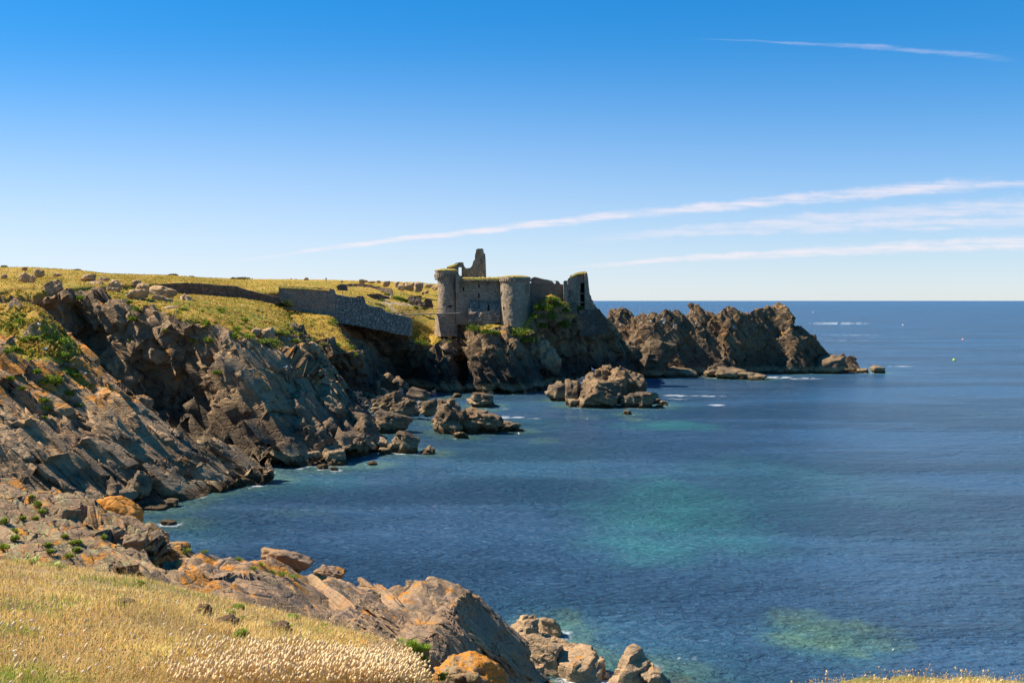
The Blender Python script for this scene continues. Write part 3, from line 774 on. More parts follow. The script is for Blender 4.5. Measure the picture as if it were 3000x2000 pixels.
# small ruined outwork at the foot
own(sheet('outwork_wall', rnd(1428, 252.5, 36, .03, 905, 945), -100, 88, [(-100, 912), (-60, 910), (-20, 911), (10, 910), (40, 907), (55, 909), (70, 918), (88, 934)], [(-100, 956), (88, 956)], 60, 18, .9, M_CASTLE, None, rough=.12, seed=9, ragged=.8))
# right curtain wall with its viewing platform
rc = own(sheet('curtain_wall', flat(253.5, 255.5, 1545, 1660), 1545, 1664, [(1545, 829), (1588, 829), (1630, 831), (1650, 833), (1664, 834)], [(1545, 935), (1664, 920)], 70, 46, 1.3, M_BRICK, None, rough=.07, seed=10))
own(sheet('inner_wall', flat(258, 261, 1550, 1630), 1556, 1626, [(1556, 815), (1566, 811), (1576, 813), (1590, 817), (1608, 820), (1617, 823), (1626, 833)], [(1556, 842), (1626, 842)], 40, 8, 1.0, M_BRICK, None, rough=.07, seed=11, ragged=.6))
own(sheet('merlon', flat(255.2), 1628, 1642, [(1628, 823), (1632, 822), (1637, 824), (1642, 832)], [(1628, 836), (1642, 836)], 10, 6, 1.0, M_CASTLE, None, rough=.07, seed=12, ragged=.6))
specs = [(P(x, 825.5, 254), (.05, .05, .62), 0) for x in np.arange(1554, 1631, 5.5)]
gr = [((P(1553, 822, 254) + P(1630, 822.5, 254)) / 2, (77 * 254 / F, .05, .05), 0), ((P(1553, 825.5, 254) + P(1630, 826, 254)) / 2, (77 * 254 / F, .03, .03), 0)]
own(boxes('guard_rail', specs + gr, M_STEEL))
own(sheet('buttress', flat(253.6), 1651, 1663, [(1651, 824), (1655, 822), (1663, 822)], [(1651, 925), (1663, 925)], 8, 30, 1.8, M_CASTLE, None, rough=.12, seed=13, ragged=.5))
# broken wall and spike behind the left tower
own(sheet('ruined_wall', flat(258), 1309, 1424, [(1309, 784), (1312, 780), (1319, 778), (1326, 779), (1330, 775), (1337, 770), (1350, 768), (1357, 769), (1358, 776), (1361, 782), (1366, 786), (1377, 785),
    (1383, 778), (1387, 764), (1391, 761), (1391.5, 748), (1394, 738), (1395, 731), (1400, 728.5), (1413, 728), (1416, 731), (1417, 741), (1421, 743), (1422.5, 762), (1423, 780), (1424, 806)],
    [(1309, 830), (1424, 830)], 200, 90, 1.7, M_CASTLE, None, [(1342.5, 1352.5, 781, 808, True)], rough=.14, seed=14, ragged=.7))
own(sheet('door_arch', flat(257.6), 1338, 1357, [(1338, 779), (1342, 776.5), (1348, 775.5), (1353, 777), (1357, 780)], [(1338, 812), (1357, 812)], 14, 14, .5, M_BRICK, None, [(1342.8, 1352.2, 783, 808, True)], rough=.05, seed=15))
own(turf('roof_turf', flat(258), 1313, 1341, prof([(1313, 779), (1330, 774), (1341, 769)]), 1.6, .25, 24, None, 16))
# ruined keep at the seaward end
kp = own(sheet('keep', flat(257.5, 259.5, 1664, 1742), 1664, 1743, [(1664, 817), (1669, 813), (1671, 808), (1682, 803), (1690, 799), (1700, 797), (1714, 795), (1719, 797), (1721, 803), (1723, 815), (1725, 838), (1728, 862), (1732, 868), (1733, 876), (1738, 882), (1740, 896), (1743, 912)],
    [(1664, 930), (1743, 930)], 120, 90, 2.6, M_CASTLE, None, [(1700.5, 1712, 829, 858), (1700.5, 1712, 861, 884), (1700.5, 1713, 888, 902)], rough=.1, seed=17, ragged=.6))
sheet('side_wall', flat(256.2, 258, 1664, 1700), 1664.5, 1685, [(1664.5, 848), (1672, 847), (1677, 852), (1680, 864), (1683, 878), (1685, 892)], [(1664.5, 925), (1685, 925)], 30, 40, 1.2, M_ROUGH, kp, rough=.2, seed=18, ragged=.6)
sheet('side_wall', flat(256.6, 258.3, 1700, 1725), 1713.5, 1727, [(1713.5, 800), (1720, 802), (1724, 840), (1727, 866)], [(1713.5, 912), (1727, 912)], 24, 50, 1.4, M_CASTLE, kp, rough=.12, seed=19, ragged=.5)
turf('roof_turf', flat(257.6, 258.6, 1664, 1722), 1671, 1718, prof([(1671, 807), (1690, 798.5), (1718, 795)]), 2.4, .2, 40, kp, 20)
# masonry facing the rock under the keep
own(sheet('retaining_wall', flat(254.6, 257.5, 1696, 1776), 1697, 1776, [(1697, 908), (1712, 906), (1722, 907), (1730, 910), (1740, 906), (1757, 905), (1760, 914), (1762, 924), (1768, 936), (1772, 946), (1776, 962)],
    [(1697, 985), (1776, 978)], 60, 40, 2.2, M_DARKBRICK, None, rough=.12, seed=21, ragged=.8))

# ------------------------------------------------------------------ footbridge and its pier
br = empty('footbridge', P(1262, 920, 247), 'slim wooden footbridge with steel railings crossing to the castle tower', 'footbridge')
bi = Matrix.Translation(-br.location)
def bown(o): o.parent = br; o.matrix_parent_inverse = bi; return o
A, B = P(1172, 922, 243), P(1347, 917.5, 250)
def beam(a, b, w, h, V, Fc):
    d = b - a; L = np.linalg.norm(d); d = d / L
    s = np.cross(d, (0, 0, 1.0)); s /= np.linalg.norm(s); u = np.cross(s, d)
    k = len(V)
    for q in (a, b):
        for i, j in ((-1, -1), (1, -1), (1, 1), (-1, 1)): V.append(q + s * w / 2 * i + u * h / 2 * j)
    for f in ((0,1,2,3),(7,6,5,4),(0,4,5,1),(1,5,6,2),(2,6,7,3),(3,7,4,0)): Fc.append(tuple(k + i for i in f))
V, Fc = [], []; beam(A, B, 1.8, .22, V, Fc); bown(mesh_obj('deck', V, Fc, M_WOOD, smooth=False))
for t in (.5, .62, .74, .86, .98):
    V, Fc = [], []; q = A + (B - A) * min(t, 1); beam(q + (0, -.8, -.28), q + (0, .8, -.28), .25, .3, V, Fc)
    bown(mesh_obj('joist', V, Fc, M_WOOD, smooth=False))
dv = (B - A) / np.linalg.norm(B - A); sv = np.cross(dv, (0, 0, 1.0)); sv /= np.linalg.norm(sv)
for side in (-1, 1):
    o0 = sv * side * .82
    V, Fc = [], []; beam(A + o0 + (0, 0, 1.18), B + o0 + (0, 0, 1.25), .10, .12, V, Fc); rl = bown(mesh_obj('handrail', V, Fc, M_RAILWOOD, smooth=False))
    for t in np.linspace(0, 1, 15):
        V, Fc = [], []; q = A + (B - A) * t + o0; beam(q + (0, 0, .1), q + (0, 0, 1.15), .07, .07, V, Fc); bown(mesh_obj('railing_post', V, Fc, M_STEEL, smooth=False))
    for hh in (.35, .6, .85):
        V, Fc = [], []; beam(A + o0 + (0, 0, hh), B + o0 + (0, 0, hh), .02, .02, V, Fc); bown(mesh_obj('railing_wire', V, Fc, M_STEEL, smooth=False))
# pier
z0, z1 = P(1280, 985, 252)[2], P(1280, 920, 252)[2]
xa = lambda px, Y=252: P(px, 950, Y)[0]
foot = [(xa(1269), 255.5), (xa(1293), 250.2), (xa(1340), 252.2), (xa(1338), 258)]
head = [(xa(1273), 254.5), (xa(1281), 252.0), (xa(1340), 252.6), (xa(1338), 257)]
def skinq(b, t, n=14):
    V, Fc = [], []
    per = []
    for i in range(4):
        for k in range(n): per.append((i, k / n))
    m = len(per); nz_ = 16
    for r in range(nz_ + 1):
        w = r / nz_
        for i, k in per:
            j = (i + 1) % 4
            x = (b[i][0] * (1 - k) + b[j][0] * k) * (1 - w) + (t[i][0] * (1 - k) + t[j][0] * k) * w
            y = (b[i][1] * (1 - k) + b[j][1] * k) * (1 - w) + (t[i][1] * (1 - k) + t[j][1] * k) * w
            V.append((x, y, z0 + (z1 - z0) * w))
    for r in range(nz_):
        for i in range(m): Fc.append((r * m + i, r * m + (i + 1) % m, (r + 1) * m + (i + 1) % m, (r + 1) * m + i))
    Fc.append(tuple(nz_ * m + i for i in range(m)))
    V = np.array(V); V += .12 * np.stack([fbm(V / .9, 640 + q, 3) for q in range(3)], 1)
    return V, Fc
V, Fc = skinq(foot, head)
tag(mesh_obj('stone_pier', V, Fc, M_CASTLE, smooth=False), 'tapering stone pier carrying the castle end of the footbridge', 'pier')

# ------------------------------------------------------------------ walls on the land
def wall(name, label, cat, *a, group=None, **k):
    o = sheet(name, *a, **k); tag(o, label, cat, group); return o
rw = empty('retaining_wall', P(1000, 900, 228), 'high stone retaining wall stepping down beside the grassy spur', 'wall')
ri = Matrix.Translation(-rw.location)
a = sheet('rendered_section', flat(226.4, 227.5, 816, 980), 816, 982, [(816, 837), (860, 839), (900, 841), (950, 844), (968, 846), (976, 847), (979, 853), (982, 864)], [(812, 892), (816, 900), (860, 910), (900, 915), (982, 940)], 120, 44, 1.2, M_RENDER, None, rough=.07, seed=30, ragged=.4)
a.parent = rw; a.matrix_parent_inverse = ri
a = turf('wall_turf', flat(226.4, 227.5, 816, 980), 818, 966, prof([(818, 837), (860, 839), (900, 841), (966, 846)]), 1.4, .22, 60, None, 31); a.parent = rw; a.matrix_parent_inverse = ri
b = sheet('dark_stone_section', flat(227.6, 240, 980, 1206), 980, 1206, [(980, 862), (996, 864), (1014, 868), (1040, 871), (1056, 873), (1066, 884), (1076, 894), (1100, 899), (1118, 901), (1124, 910), (1150, 919), (1170, 923), (1190, 927), (1203, 931), (1206, 940)],
          [(980, 946), (1010, 948), (1050, 955), (1120, 968), (1160, 978), (1206, 985)], 150, 60, 1.3, M_RETAIN, None, rough=.1, seed=32, ragged=.7)
b.parent = rw; b.matrix_parent_inverse = ri
wall('sunken_wall', 'long low dark rubble wall sunk below the plateau grass, left of the high retaining wall', 'wall', flat(221.5, 223, 458, 815), 458, 815,
     [(458, 839), (464, 834), (500, 830), (520, 829), (560, 829), (600, 831), (640, 835), (690, 838), (712, 846), (740, 853), (770, 861), (800, 868), (815, 871)],
     [(458, 846), (500, 856), (560, 866), (620, 868), (690, 874), (740, 879), (780, 886), (815, 893)], 200, 20, 1.0, M_DRYWALL, rough=.14, seed=33, ragged=1.0)
G2 = 'ruined rubble walls on the grass before the castle'
wall('ruined_wall', 'low curving rubble wall along the upper edge of the grass terrace', 'wall', flat(300, 296, 1010, 1108), 1012, 1106, [(1012, 834), (1022, 831), (1040, 831), (1060, 831), (1085, 834), (1106, 841)], [(1012, 840), (1050, 839), (1085, 842), (1106, 848)], 70, 8, 1.0, M_DRYWALL, rough=.14, seed=34, ragged=.8, group=G2)
wall('ruined_wall', 'broken rubble wall end with a squared right edge behind the dirt path', 'wall', flat(286, 280, 1105, 1150), 1106, 1149, [(1106, 841), (1120, 843), (1138, 844), (1146, 846), (1149, 852)], [(1106, 848), (1125, 856), (1149, 864)], 40, 12, 1.6, M_DRYWALL, rough=.16, seed=35, ragged=.8, group=G2)
wall('ruined_wall', 'dark rubble face of the sunken pit left of the dirt path', 'wall', flat(262, 266, 1075, 1140), 1074, 1140, [(1074, 862), (1090, 861), (1108, 860), (1116, 861), (1122, 866), (1140, 869)], [(1074, 865), (1095, 875), (1112, 882), (1122, 876), (1140, 876)], 50, 10, 1.3, M_DRYWALL, rough=.15, seed=36, ragged=.8, group=G2)
wall('ruined_wall', 'thick squared rubble wall stump nearest the left castle tower approach', 'wall', flat(272, 270, 1195, 1234), 1196, 1233, [(1196, 871), (1204, 868), (1214, 866), (1222, 868), (1230, 873), (1233, 884)], [(1196, 882), (1215, 893), (1226, 898), (1233, 896)], 40, 14, 2.2, M_DRYWALL, rough=.2, seed=37, ragged=.9, group=G2)
wall('ruined_wall', 'hump-backed rubble wall stump between the squared stump and the round tower', 'wall', flat(270), 1231, 1268, [(1231, 886), (1241, 885), (1244, 878), (1250, 874), (1260, 875), (1264, 881), (1266, 892), (1268, 895)], [(1231, 898), (1250, 903), (1268, 902)], 40, 14, 2.0, M_DRYWALL, rough=.2, seed=38, ragged=.9, group=G2)
wall('ruined_wall', 'short block of rubble wall with a grassy top beside the high retaining wall', 'wall', flat(236), 988, 1014, [(988, 838), (994, 833), (1004, 832), (1011, 834), (1014, 846)], [(988, 850), (1014, 852)], 24, 10, 2.2, M_DRYWALL, rough=.2, seed=39, ragged=.9, group=G2)
wall('ruined_wall', 'low crumbling rubble bank beside the top of the stepped dark wall', 'wall', flat(244, 246, 1090, 1130), 1090, 1126, [(1090, 890), (1100, 888), (1114, 890), (1126, 896)], [(1090, 898), (1126, 903)], 24, 8, 1.5, M_DRYWALL, rough=.2, seed=40, ragged=.9, group=G2)
wall('ruined_wall', 'crumbled rubble stump leaning against the upper step of the dark wall', 'wall', flat(234), 1044, 1068, [(1044, 868), (1052, 866), (1062, 868), (1068, 882)], [(1044, 884), (1068, 892)], 24, 10, 1.5, M_DRYWALL, rough=.2, seed=41, ragged=.9, group=G2)
# ------------------------------------------------------------------ loose rocks, boulders, islets: each one a thing
_ico = {}
def ico(n):
    if n not in _ico:
        bm = bmesh.new(); bmesh.ops.create_icosphere(bm, subdivisions=n, radius=1)
        bm.verts.ensure_lookup_table()
        _ico[n] = (np.array([v.co[:] for v in bm.verts]), np.array([[v.index for v in f.verts] for f in bm.faces])); bm.free()
    return _ico[n]

def rockshape(seed, sub=4, planes=13, k=26, rough=.035, crackamp=.05, jstr=1.0, wedge=None):
    """unit rock: a rounded convex polytope of random joint planes, chipped and weathered"""
    r = np.random.default_rng(seed)
    v, f = ico(sub)
    n = r.normal(size=(planes, 3)); n /= np.linalg.norm(n, axis=1, keepdims=True)
    ax = np.array([[1,0,0],[-1,0,0],[0,1,0],[0,-1,0],[0,0,1],[0,0,-1.]]) + r.normal(size=(6, 3)) * .22
    ax /= np.linalg.norm(ax, axis=1, keepdims=True)
    n = np.concatenate((n, ax)); h = np.concatenate((r.uniform(.78, 1.12, planes), r.uniform(.72, .95, 6)))
    if wedge is not None:
        n = np.concatenate((n, np.array(wedge, float)[:, :3] / np.linalg.norm(np.array(wedge, float)[:, :3], axis=1, keepdims=True))); h = np.concatenate((h, [w[3] for w in wedge]))
    d = np.maximum(v @ n.T, 1e-4) / h
    rad = (d ** k).sum(1) ** (-1 / k)
    p = v * rad[:, None]
    q = p * 1.6 + r.uniform(-50, 50, 3)
    f1, f2, rr, off = voro(q * np.array([1, 1, 1.4]), seed)
    disp = crackamp * (rr[:, 0] * .7 + (off * rr[:, [1, 2, 0]]).sum(1) * 1.2) - crackamp * .8 * (1 - sstep(0, .1, f2 - f1))
    disp += rough * fbm(q * 1.7, seed + 1, 4) * 2
    if sub >= 5:
        g1, g2, r2, o2 = voro(q * np.array([2.6, 2.6, 3.6]), seed + 3)
        disp += crackamp * .5 * (r2[:, 0] * .7 + (o2 * r2[:, [1, 2, 0]]).sum(1) * 1.2) - crackamp * .45 * (1 - sstep(0, .1, g2 - g1))
    p = p + v * disp[:, None]
    L_ = r.normal(size=3) * (1, 1, .6)
    p, _ = joints(p + 20, L_, (.62, .44, .30), .55 * jstr, seed + 40, jit=.15)
    if sub >= 5: p, _ = joints(p, L_, (.24, .17, .11), .45 * jstr, seed + 41, jit=.15)
    return p - 20, f

NROCK = 0
def rock(px, py, w, h, label, Y=None, z=None, roll=0, depth=.85, sub=4, mat=None, name='boulder', cat='boulder', group=None, seed=None, planes=13, sink=.3, k=26, rough=.035, wedge=None, pitch=0, yaw=None, crack=.05):
    """px,py: middle of its foot in the photo; w,h: size there, in photo pixels; Y or z says how far away it stands"""
    global NROCK
    NROCK += 1
    sd_ = seed if seed is not None else 1000 + NROCK
    if Y is None: c = P(px, py, z=0.0 if z is None else z)
    else: c = P(px, py, Y)
    m = c[1] / F
    W, Hh = w * m, h * m
    v, f = rockshape(sd_, sub, planes, k, rough, crack, wedge=wedge, jstr=.35 if k < 17 else 1.0)
    lo, hi = v.min(0), v.max(0)
    v = (v - (lo + hi) / 2) / ((hi - lo) / 2)
    r = np.random.default_rng(sd_ + 5)
    s = np.array((W / 2, W / 2 * depth, Hh / 2 * (1 + sink)))
    v = v * s
    yw = r.uniform(-.3, .3) if yaw is None else yaw
    M = Matrix.Rotation(R(roll), 3, 'Y') @ Matrix.Rotation(R(pitch), 3, 'X') @ Matrix.Rotation(yw, 3, 'Z')
    v = v @ np.array(M).T
    o = mesh_obj(name, v, f, mat or M_BOULDER, smooth=True)
    o.location = (c[0], c[1] + W * depth * .25, c[2] + Hh / 2 * (1 - sink))
    tag(o, label, cat, group)
    return o

# -- below the headland, at the water
g = 'boulders at the foot of the headland'
SH = M_SHORE
rock(778,1352,128,150,'hulking dark craggy rock, leftmost of the pile at the headland foot',Y=140,depth=1.1,sub=5,group=g,mat=SH,crack=.09,wedge=[(.6,-.5,.4,.75)])
rock(862,1346,150,128,'big rock with a long slope dropping right and a shaded hollow front',Y=137,roll=24,depth=1,sub=5,group=g,mat=SH,crack=.08)
rock(800,1316,92,104,'upright block with a sharp sunlit top edge in front of the dark crag',Y=135.5,depth=.8,sub=5,group=g,mat=SH,wedge=[(-.7,-.3,.6,.7)])
rock(922,1338,96,92,'sloping slab right of the hollow-fronted rock, falling to the water',Y=136,roll=36,depth=1,sub=5,group=g,mat=SH)
rock(806,1352,72,52,'low angular rock at the water below the upright block',Y=133,group=g,mat=SH)
rock(906,1258,56,34,'small grey angular block perched behind the hollow-fronted rock',Y=141,group=g)
rock(962,1276,60,50,'sunlit tilted block left of the pyramidal boulder',Y=141,roll=30,group=g,mat=SH)
rock(946,1296,28,46,'narrow upright block wedged below the tilted block',Y=139,group=g,mat=SH)
rock(1060,1306,92,86,'large pyramidal boulder with one broad flat sunlit face',Y=146,depth=.9,sub=5,group=g,mat=SH,planes=5,wedge=[(-.7,-.35,.62,.55),(.75,-.3,.6,.6)],k=40)
rock(978,1326,36,40,'brown split block left of the rounded dark boulder',Y=137,group=g,mat=SH)
rock(1036,1331,94,66,'rounded dark boulder with streaked top beside the pyramidal boulder',z=.2,roll=10,sub=5,group=g,mat=SH,k=14)
rock(985,1363,76,44,'pale squared block standing in the water',z=0,group=g,sub=5,mat=SH,planes=6,k=40,yaw=.25)
rock(922,1356,46,36,'square brown rock at the water left of the pale squared block',z=0,group=g,mat=SH,planes=6)
rock(886,1350,36,28,'small stepped rock between the brown rock and the flat slab',z=0.2,group=g,mat=SH)
rock(850,1354,56,16,'thin flat slab lying at the waterline',z=0.1,group=g,mat=SH,planes=6)
rock(1182,1327,98,62,'long boulder with a ridged top streaked white by birds',z=0,roll=16,depth=.7,sub=5,group=g,mat=SH,k=40)
rock(1122,1310,34,30,'grey cube-like block left of the long streaked boulder',Y=145,group=g,planes=5)
rock(1127,1330,38,18,'low rounded rock at the waterline below the grey cube-like block',z=0,group=g,mat=SH)
rock(1252,1330,46,24,'small pyramid-shaped brown rock alone off the long streaked boulder',z=0,group=g,mat=SH,planes=5,wedge=[(-.7,-.3,.6,.5),(.7,-.3,.6,.5)])
rock(1146,1258,110,52,'dark whale-backed rock sloping into the inlet',Y=165,roll=16,depth=.7,sub=5,group=g,mat=SH,k=14)
rock(1038,1240,90,34,'layered flat ledge behind the pyramidal boulder',Y=158,roll=8,depth=1,group=g,mat=SH,crack=.1)
rock(962,1232,84,66,'massive dark slab-topped block under the headland flank',Y=150,roll=30,depth=.9,sub=5,group=g)
rock(1090,1362,30,11,'tiny brown rock awash off the pile',z=0,group=g,mat=SH)
rock(944,1373,36,14,'low wet rock awash left of the pale block',z=0,group=g,mat=SH)
rock(978,1378,24,11,'smallest wet rock awash below the pale block',z=0,group=g,mat=SH)
rock(620,1330,44,26,'brown rock at the mouth of the dark gully',Y=133,group=g,mat=SH)
rock(730,1338,60,34,'dark rock at the water left of the hulking crag',Y=136,group=g,mat=SH)
# -- blocks on the cliff itself
g = 'blocks on the headland cliff'
rock(755,1032,44,40,'square block spotted with orange lichen on the cliff shoulder',Y=148.5,group=g,mat=M_RIB,planes=5,k=40)
rock(856,1150,62,54,'sunlit brown cube jutting from the lower cliff',Y=149,group=g,mat=M_RIB,planes=5,k=40)
rock(918,1034,44,32,'leaning block on the headland skyline, above its seaward edge',Y=171,roll=20,group=g)
rock(868,1034,64,30,'broad pale ledge block left of the skyline block',Y=165,group=g,mat=M_RIB)
rock(786,990,36,32,'rounded boulder with a cracked side on the grassy shoulder',Y=152,group=g,k=14)
rock(752,984,32,24,'small rounded boulder left of the cracked one on the grassy shoulder',Y=152,group=g,k=14)
rock(474,1058,130,36,'long overhanging slab across the shaded cliff hollow',Y=151.5,roll=5,depth=.7,sub=5,group=g,planes=6,crack=.03)
rock(382,1124,68,58,'pale squared block at the bottom of the cliff hollow',Y=152,group=g,planes=5,k=40)
rock(340,1094,52,44,'smaller block leaning beside the pale one in the cliff hollow',Y=152,roll=-18,group=g,planes=6)
rock(152,868,72,46,'big leaning slab with an undercut right side below the plateau edge',Y=155,roll=-24,depth=.8,sub=5,group=g,planes=7)
# -- boulders on the headland grass
g = 'boulders on the headland grass'
for a in [(70,821,30,27,172,'dark boulder with an orange-lichened crown near the left edge',-15),(95,821,18,18,170,'small grey boulder leaning on the dark orange-crowned one',10),(112,803,30,18,190,'pale rounded boulder just behind the orange-crowned one',0),
          (71,789,18,9,240,'tiny rounded rock on the skyline at the far left',0),(9,813,20,12,190,'small rusty rock in the grass at the left frame edge',0),(254,817,46,15,200,'long flat dark boulder lying on the bright grass',0),
          (272,840,62,20,182,'low pale outcrop below the long flat boulder',0),(334,847,42,30,176,'tilted dark slab pointing right, above the twin boulders',26),(398,872,52,38,166,'larger of the twin tilted grey boulders',30),
          (416,853,40,26,174,'smaller twin boulder behind the larger tilted one',30),(398,833,30,15,200,'rounded boulder above the twin tilted boulders',0),(466,858,84,24,192,'long low pale rock bank beside the sunken wall',6),
          (546,890,42,32,178,'whitish rounded boulder with a split face below the sunken wall',12),(536,882,26,18,180,'small pale rock at the shoulder of the whitish boulder',0),(585,921,24,19,166,'white-topped small boulder on the cliff brow',0),(602,926,18,18,166,'darker small boulder right of the white-topped one',0),
          (470,892,64,30,170,'cracked grey rock hump left of the whitish boulder',8),(508,930,68,40,153,'large domed boulder at the brow over the cliff hollow',-8),(166,806,28,8,215,'flat sliver of rock in the grass right of the orange-crowned boulder',0),
          (505,858,14,9,215,'little standing stone before the sunken wall',0),(196,826,20,7,200,'brown rock sliver in the straw grass left of the flat dark boulder',0),(300,820,34,10,215,'pale bare rock sheet right of the long flat boulder',5)]:
    rock(a[0],a[1],a[2],a[3]*.9,a[5],Y=a[4],roll=a[6],group=g,sub=4,k=18,sink=.6,rough=.06,crack=.08)
# -- plateau boulders
g = 'granite boulders on the plateau skyline'
for a in [(1132,835,24,12,335,'broad rounded boulder alone on the plateau crest',0),(1163,838,16,14,330,'tall egg-shaped boulder right of the broad one',0),(1176,845,26,13,318,'low pale boulder in front of the egg-shaped boulder',10),(1198,846,30,13,318,'long grey slab sloping right between two boulder heaps',22),
          (1226,846,27,21,322,'largest lichened boulder of the plateau heap, left of the castle tower',0),(1187,834,20,7,345,'far flat boulder peeking behind the sloping slab',0),(1210,836,16,9,335,'orange-tinged boulder leaning on the largest lichened one',0),(1109,827,12,6,370,'small dome on the skyline left of the broad boulder',0),
          (1072,825,11,6,380,'small square boulder on the skyline above the curved wall',0),(1059,827,18,10,380,'jumbled boulder on the skyline left of the square one',0),(1087,828,20,5,380,'long low boulder on the skyline right of the square one',0),(1180,849,12,7,300,'small pale boulder at the foot of the low pale boulder',0),
          (1238,861,9,7,300,'small dark boulder in the straw grass below the largest one',0),(1249,857,12,7,300,'greyish boulder right of the small dark one',0),(896,820,15,8,430,'dark rounded boulder on the far skyline left of the distant person',0),(853,820,8,5,440,'left one of two small far skyline boulders',0),(866,821,8,4,440,'right one of two small far skyline boulders',0),
          (1256,840,24,8,340,'broken rock edge on the skyline next to the tower',0),(1272,846,20,8,330,'brown rock shelf touching the tower outline',0),(1001,826,9,4,400,'lone low boulder on the skyline right of the distant person',0)]:
    rock(a[0],a[1],a[2],a[3],a[5],Y=a[4],roll=a[6],group=g,sub=3,k=14,sink=.5)
# -- the ribs
g = 'boulders on the left rock ribs'
rock(405,1220,80,64,'big rounded tan boulder on the rib under the dark gully',Y=128,sub=5,group=g,mat=M_RIB,k=18)
rock(448,1324,150,56,'long slab with a pale sunlit upper edge lying on the ribs',Y=115.5,roll=14,depth=.5,sub=5,group=g,mat=M_RIB,planes=7)
rock(402,1456,82,76,'pyramid-shaped rock at the water below the ribs',Y=105.5,sub=5,group=g,mat=SH,planes=5,wedge=[(-.75,-.3,.6,.5),(.7,-.4,.55,.6)])
rock(366,1462,64,30,'rounded brown boulder in front of the pyramid-shaped rock',Y=104,group=g,mat=SH,k=14)
rock(330,1450,50,34,'dark wet boulder left of the rounded brown one',Y=104,group=g,mat=SH,k=14)
rock(494,1485,54,24,'small tan rock standing in the shallows off the ribs',z=0,group=g,mat=SH)
rock(492,1537,46,13,'low dark skerry alone in the near cove water',z=0,group=g,mat=SH,planes=9)
rock(440,1494,110,14,'dark weed-covered ledge awash left of the small tan rock',z=-.1,group=g,mat=SH)
rock(190,1085,56,30,'orange-lichened block at the top of the middle rib',Y=118,roll=14,group=g,mat=M_RIB)
rock(165,1065,34,24,'small orange block above the green tuft on the rib',Y=119,roll=20,group=g,mat=M_RIB)
rock(145,1040,38,36,'grey slab leaning where a gull stands on the green slope',Y=121,roll=36,depth=.6,group=g,planes=6)
# -- cove rubble
g = 'rocks of the cove beach'
rock(1080,1154,40,52,'upright spire of rock on the cove beach',Y=216,group=g,mat=SH,planes=6,wedge=[(.7,-.2,.6,.45)])
rock(1098,1150,34,38,'hooked rock leaning on the upright spire',Y=214,group=g,mat=SH)
rock(1138,1130,74,34,'tall tilted spire pointing up left against the cove shadow',Y=222,roll=46,group=g,mat=SH,depth=.5)
rock(1178,1130,62,20,'thin tilted slab with a bright upper edge behind the beach',Y=220,roll=28,group=g,mat=SH,depth=.5)
rock(1146,1196,82,46,'big rock tilted up right in the middle of the beach',Y=190,roll=-28,sub=5,group=g,mat=SH,depth=.6)
rock(1190,1210,68,44,'second tilted rock right of the big one in mid beach',Y=184,roll=-34,sub=5,group=g,mat=SH,depth=.6)
rock(1256,1210,54,42,'knobbly weed-brown rock at the seaward end of the beach',Y=183,group=g,mat=SH,crack=.1)
rock(1295,1198,40,30,'dark rock joining the beach to the near islet',Y=188,group=g,mat=SH,crack=.1)
rock(1226,1166,70,28,'low dark reef edging the cove pool',Y=205,roll=8,group=g,mat=SH)
rr = random.Random(5)
for i in range(96):
    t = rr.random(); x = 1003 + 235 * t + rr.uniform(-8, 8)
    top = 1150 + 8 * t + (14 if t > .6 else 0); bot = 1222 - 6 * t
    y = top + (bot - top) * rr.random() ** 1.1
    zz = 1.6 - (y - 1150) / 75 * 1.1 + rr.uniform(-.1, .25)
    w = rr.choice((9, 11, 13, 15, 18, 24)); 
    rock(x, y, w, w * rr.uniform(.45, .75), 'sunlit tan stone among the loose rubble of the cove beach', z=max(zz, .1), roll=rr.uniform(-25, 25), sub=3, k=rr.choice((10, 16, 30)), group='loose rubble of the cove beach', mat=SH, name='beach_stone', cat='stone')
# -- islets
g = 'rocks of the near islet'
I = dict(group=g, mat=SH, name='islet_rock', cat='rock', crack=.17, rough=.07)
rock(1326,1270,128,104,'tall fluted crag of the near islet',z=0,sub=5,planes=16,depth=.9,**I)
rock(1405,1268,150,70,'hump-backed right half of the near islet',z=0,sub=5,roll=14,**I)
rock(1474,1264,110,30,'low weedy tongue at the right end of the near islet',z=0,sub=5,**I)
rock(1350,1284,46,20,'brown weedy rock in front of the near islet',z=0,**I)
rock(1294,1240,70,16,'flat dark reef left of the near islet',z=0,**I)
rock(1376,1270,60,24,'rounded low rock between the two halves of the near islet',z=0,**I)
rock(1520,1264,30,10,'small brown rock off the right tip of the near islet',z=0,**I)
rock(1414,1193,100,44,'black flat-topped reef behind the near islet',z=0,roll=8,**I)
rock(1337,1165,32,13,'small black rock awash in the cove pool',z=0,**I)
g = 'rocks of the far islet'
I = dict(group=g, mat=SH, name='islet_rock', cat='rock', rough=.07, crack=.09)
rock(1762,1194,146,84,'blocky dark front rock of the far islet with a pale tidal band',z=0,sub=5,depth=.8,planes=7,k=40,wedge=[(-.6,-.4,.7,.7),(.5,-.6,.6,.75)],**I)
rock(1738,1168,96,78,'pointed peak behind the blocky front rock of the far islet',Y=212,sub=5,planes=6,wedge=[(-.75,-.2,.6,.6),(.7,-.3,.6,.7)],**I)
rock(1838,1166,122,90,'large black sloping mass at the back right of the far islet',Y=213,sub=5,roll=12,**I)
rock(1768,1128,60,62,'stacked summit blocks at the back of the far islet',Y=216,sub=5,**I)
rock(1806,1150,70,48,'brown block between the summit blocks and the black mass',Y=211,**I)
rock(1872,1194,100,44,'flat tan ledge on the right of the far islet',z=0,sub=5,planes=7,**I)
rock(1917,1182,44,32,'rough tan knob at the end of the flat ledge',z=0,**I)
rock(1932,1195,26,10,'small dark rock beside the end of the flat ledge',z=0,**I)
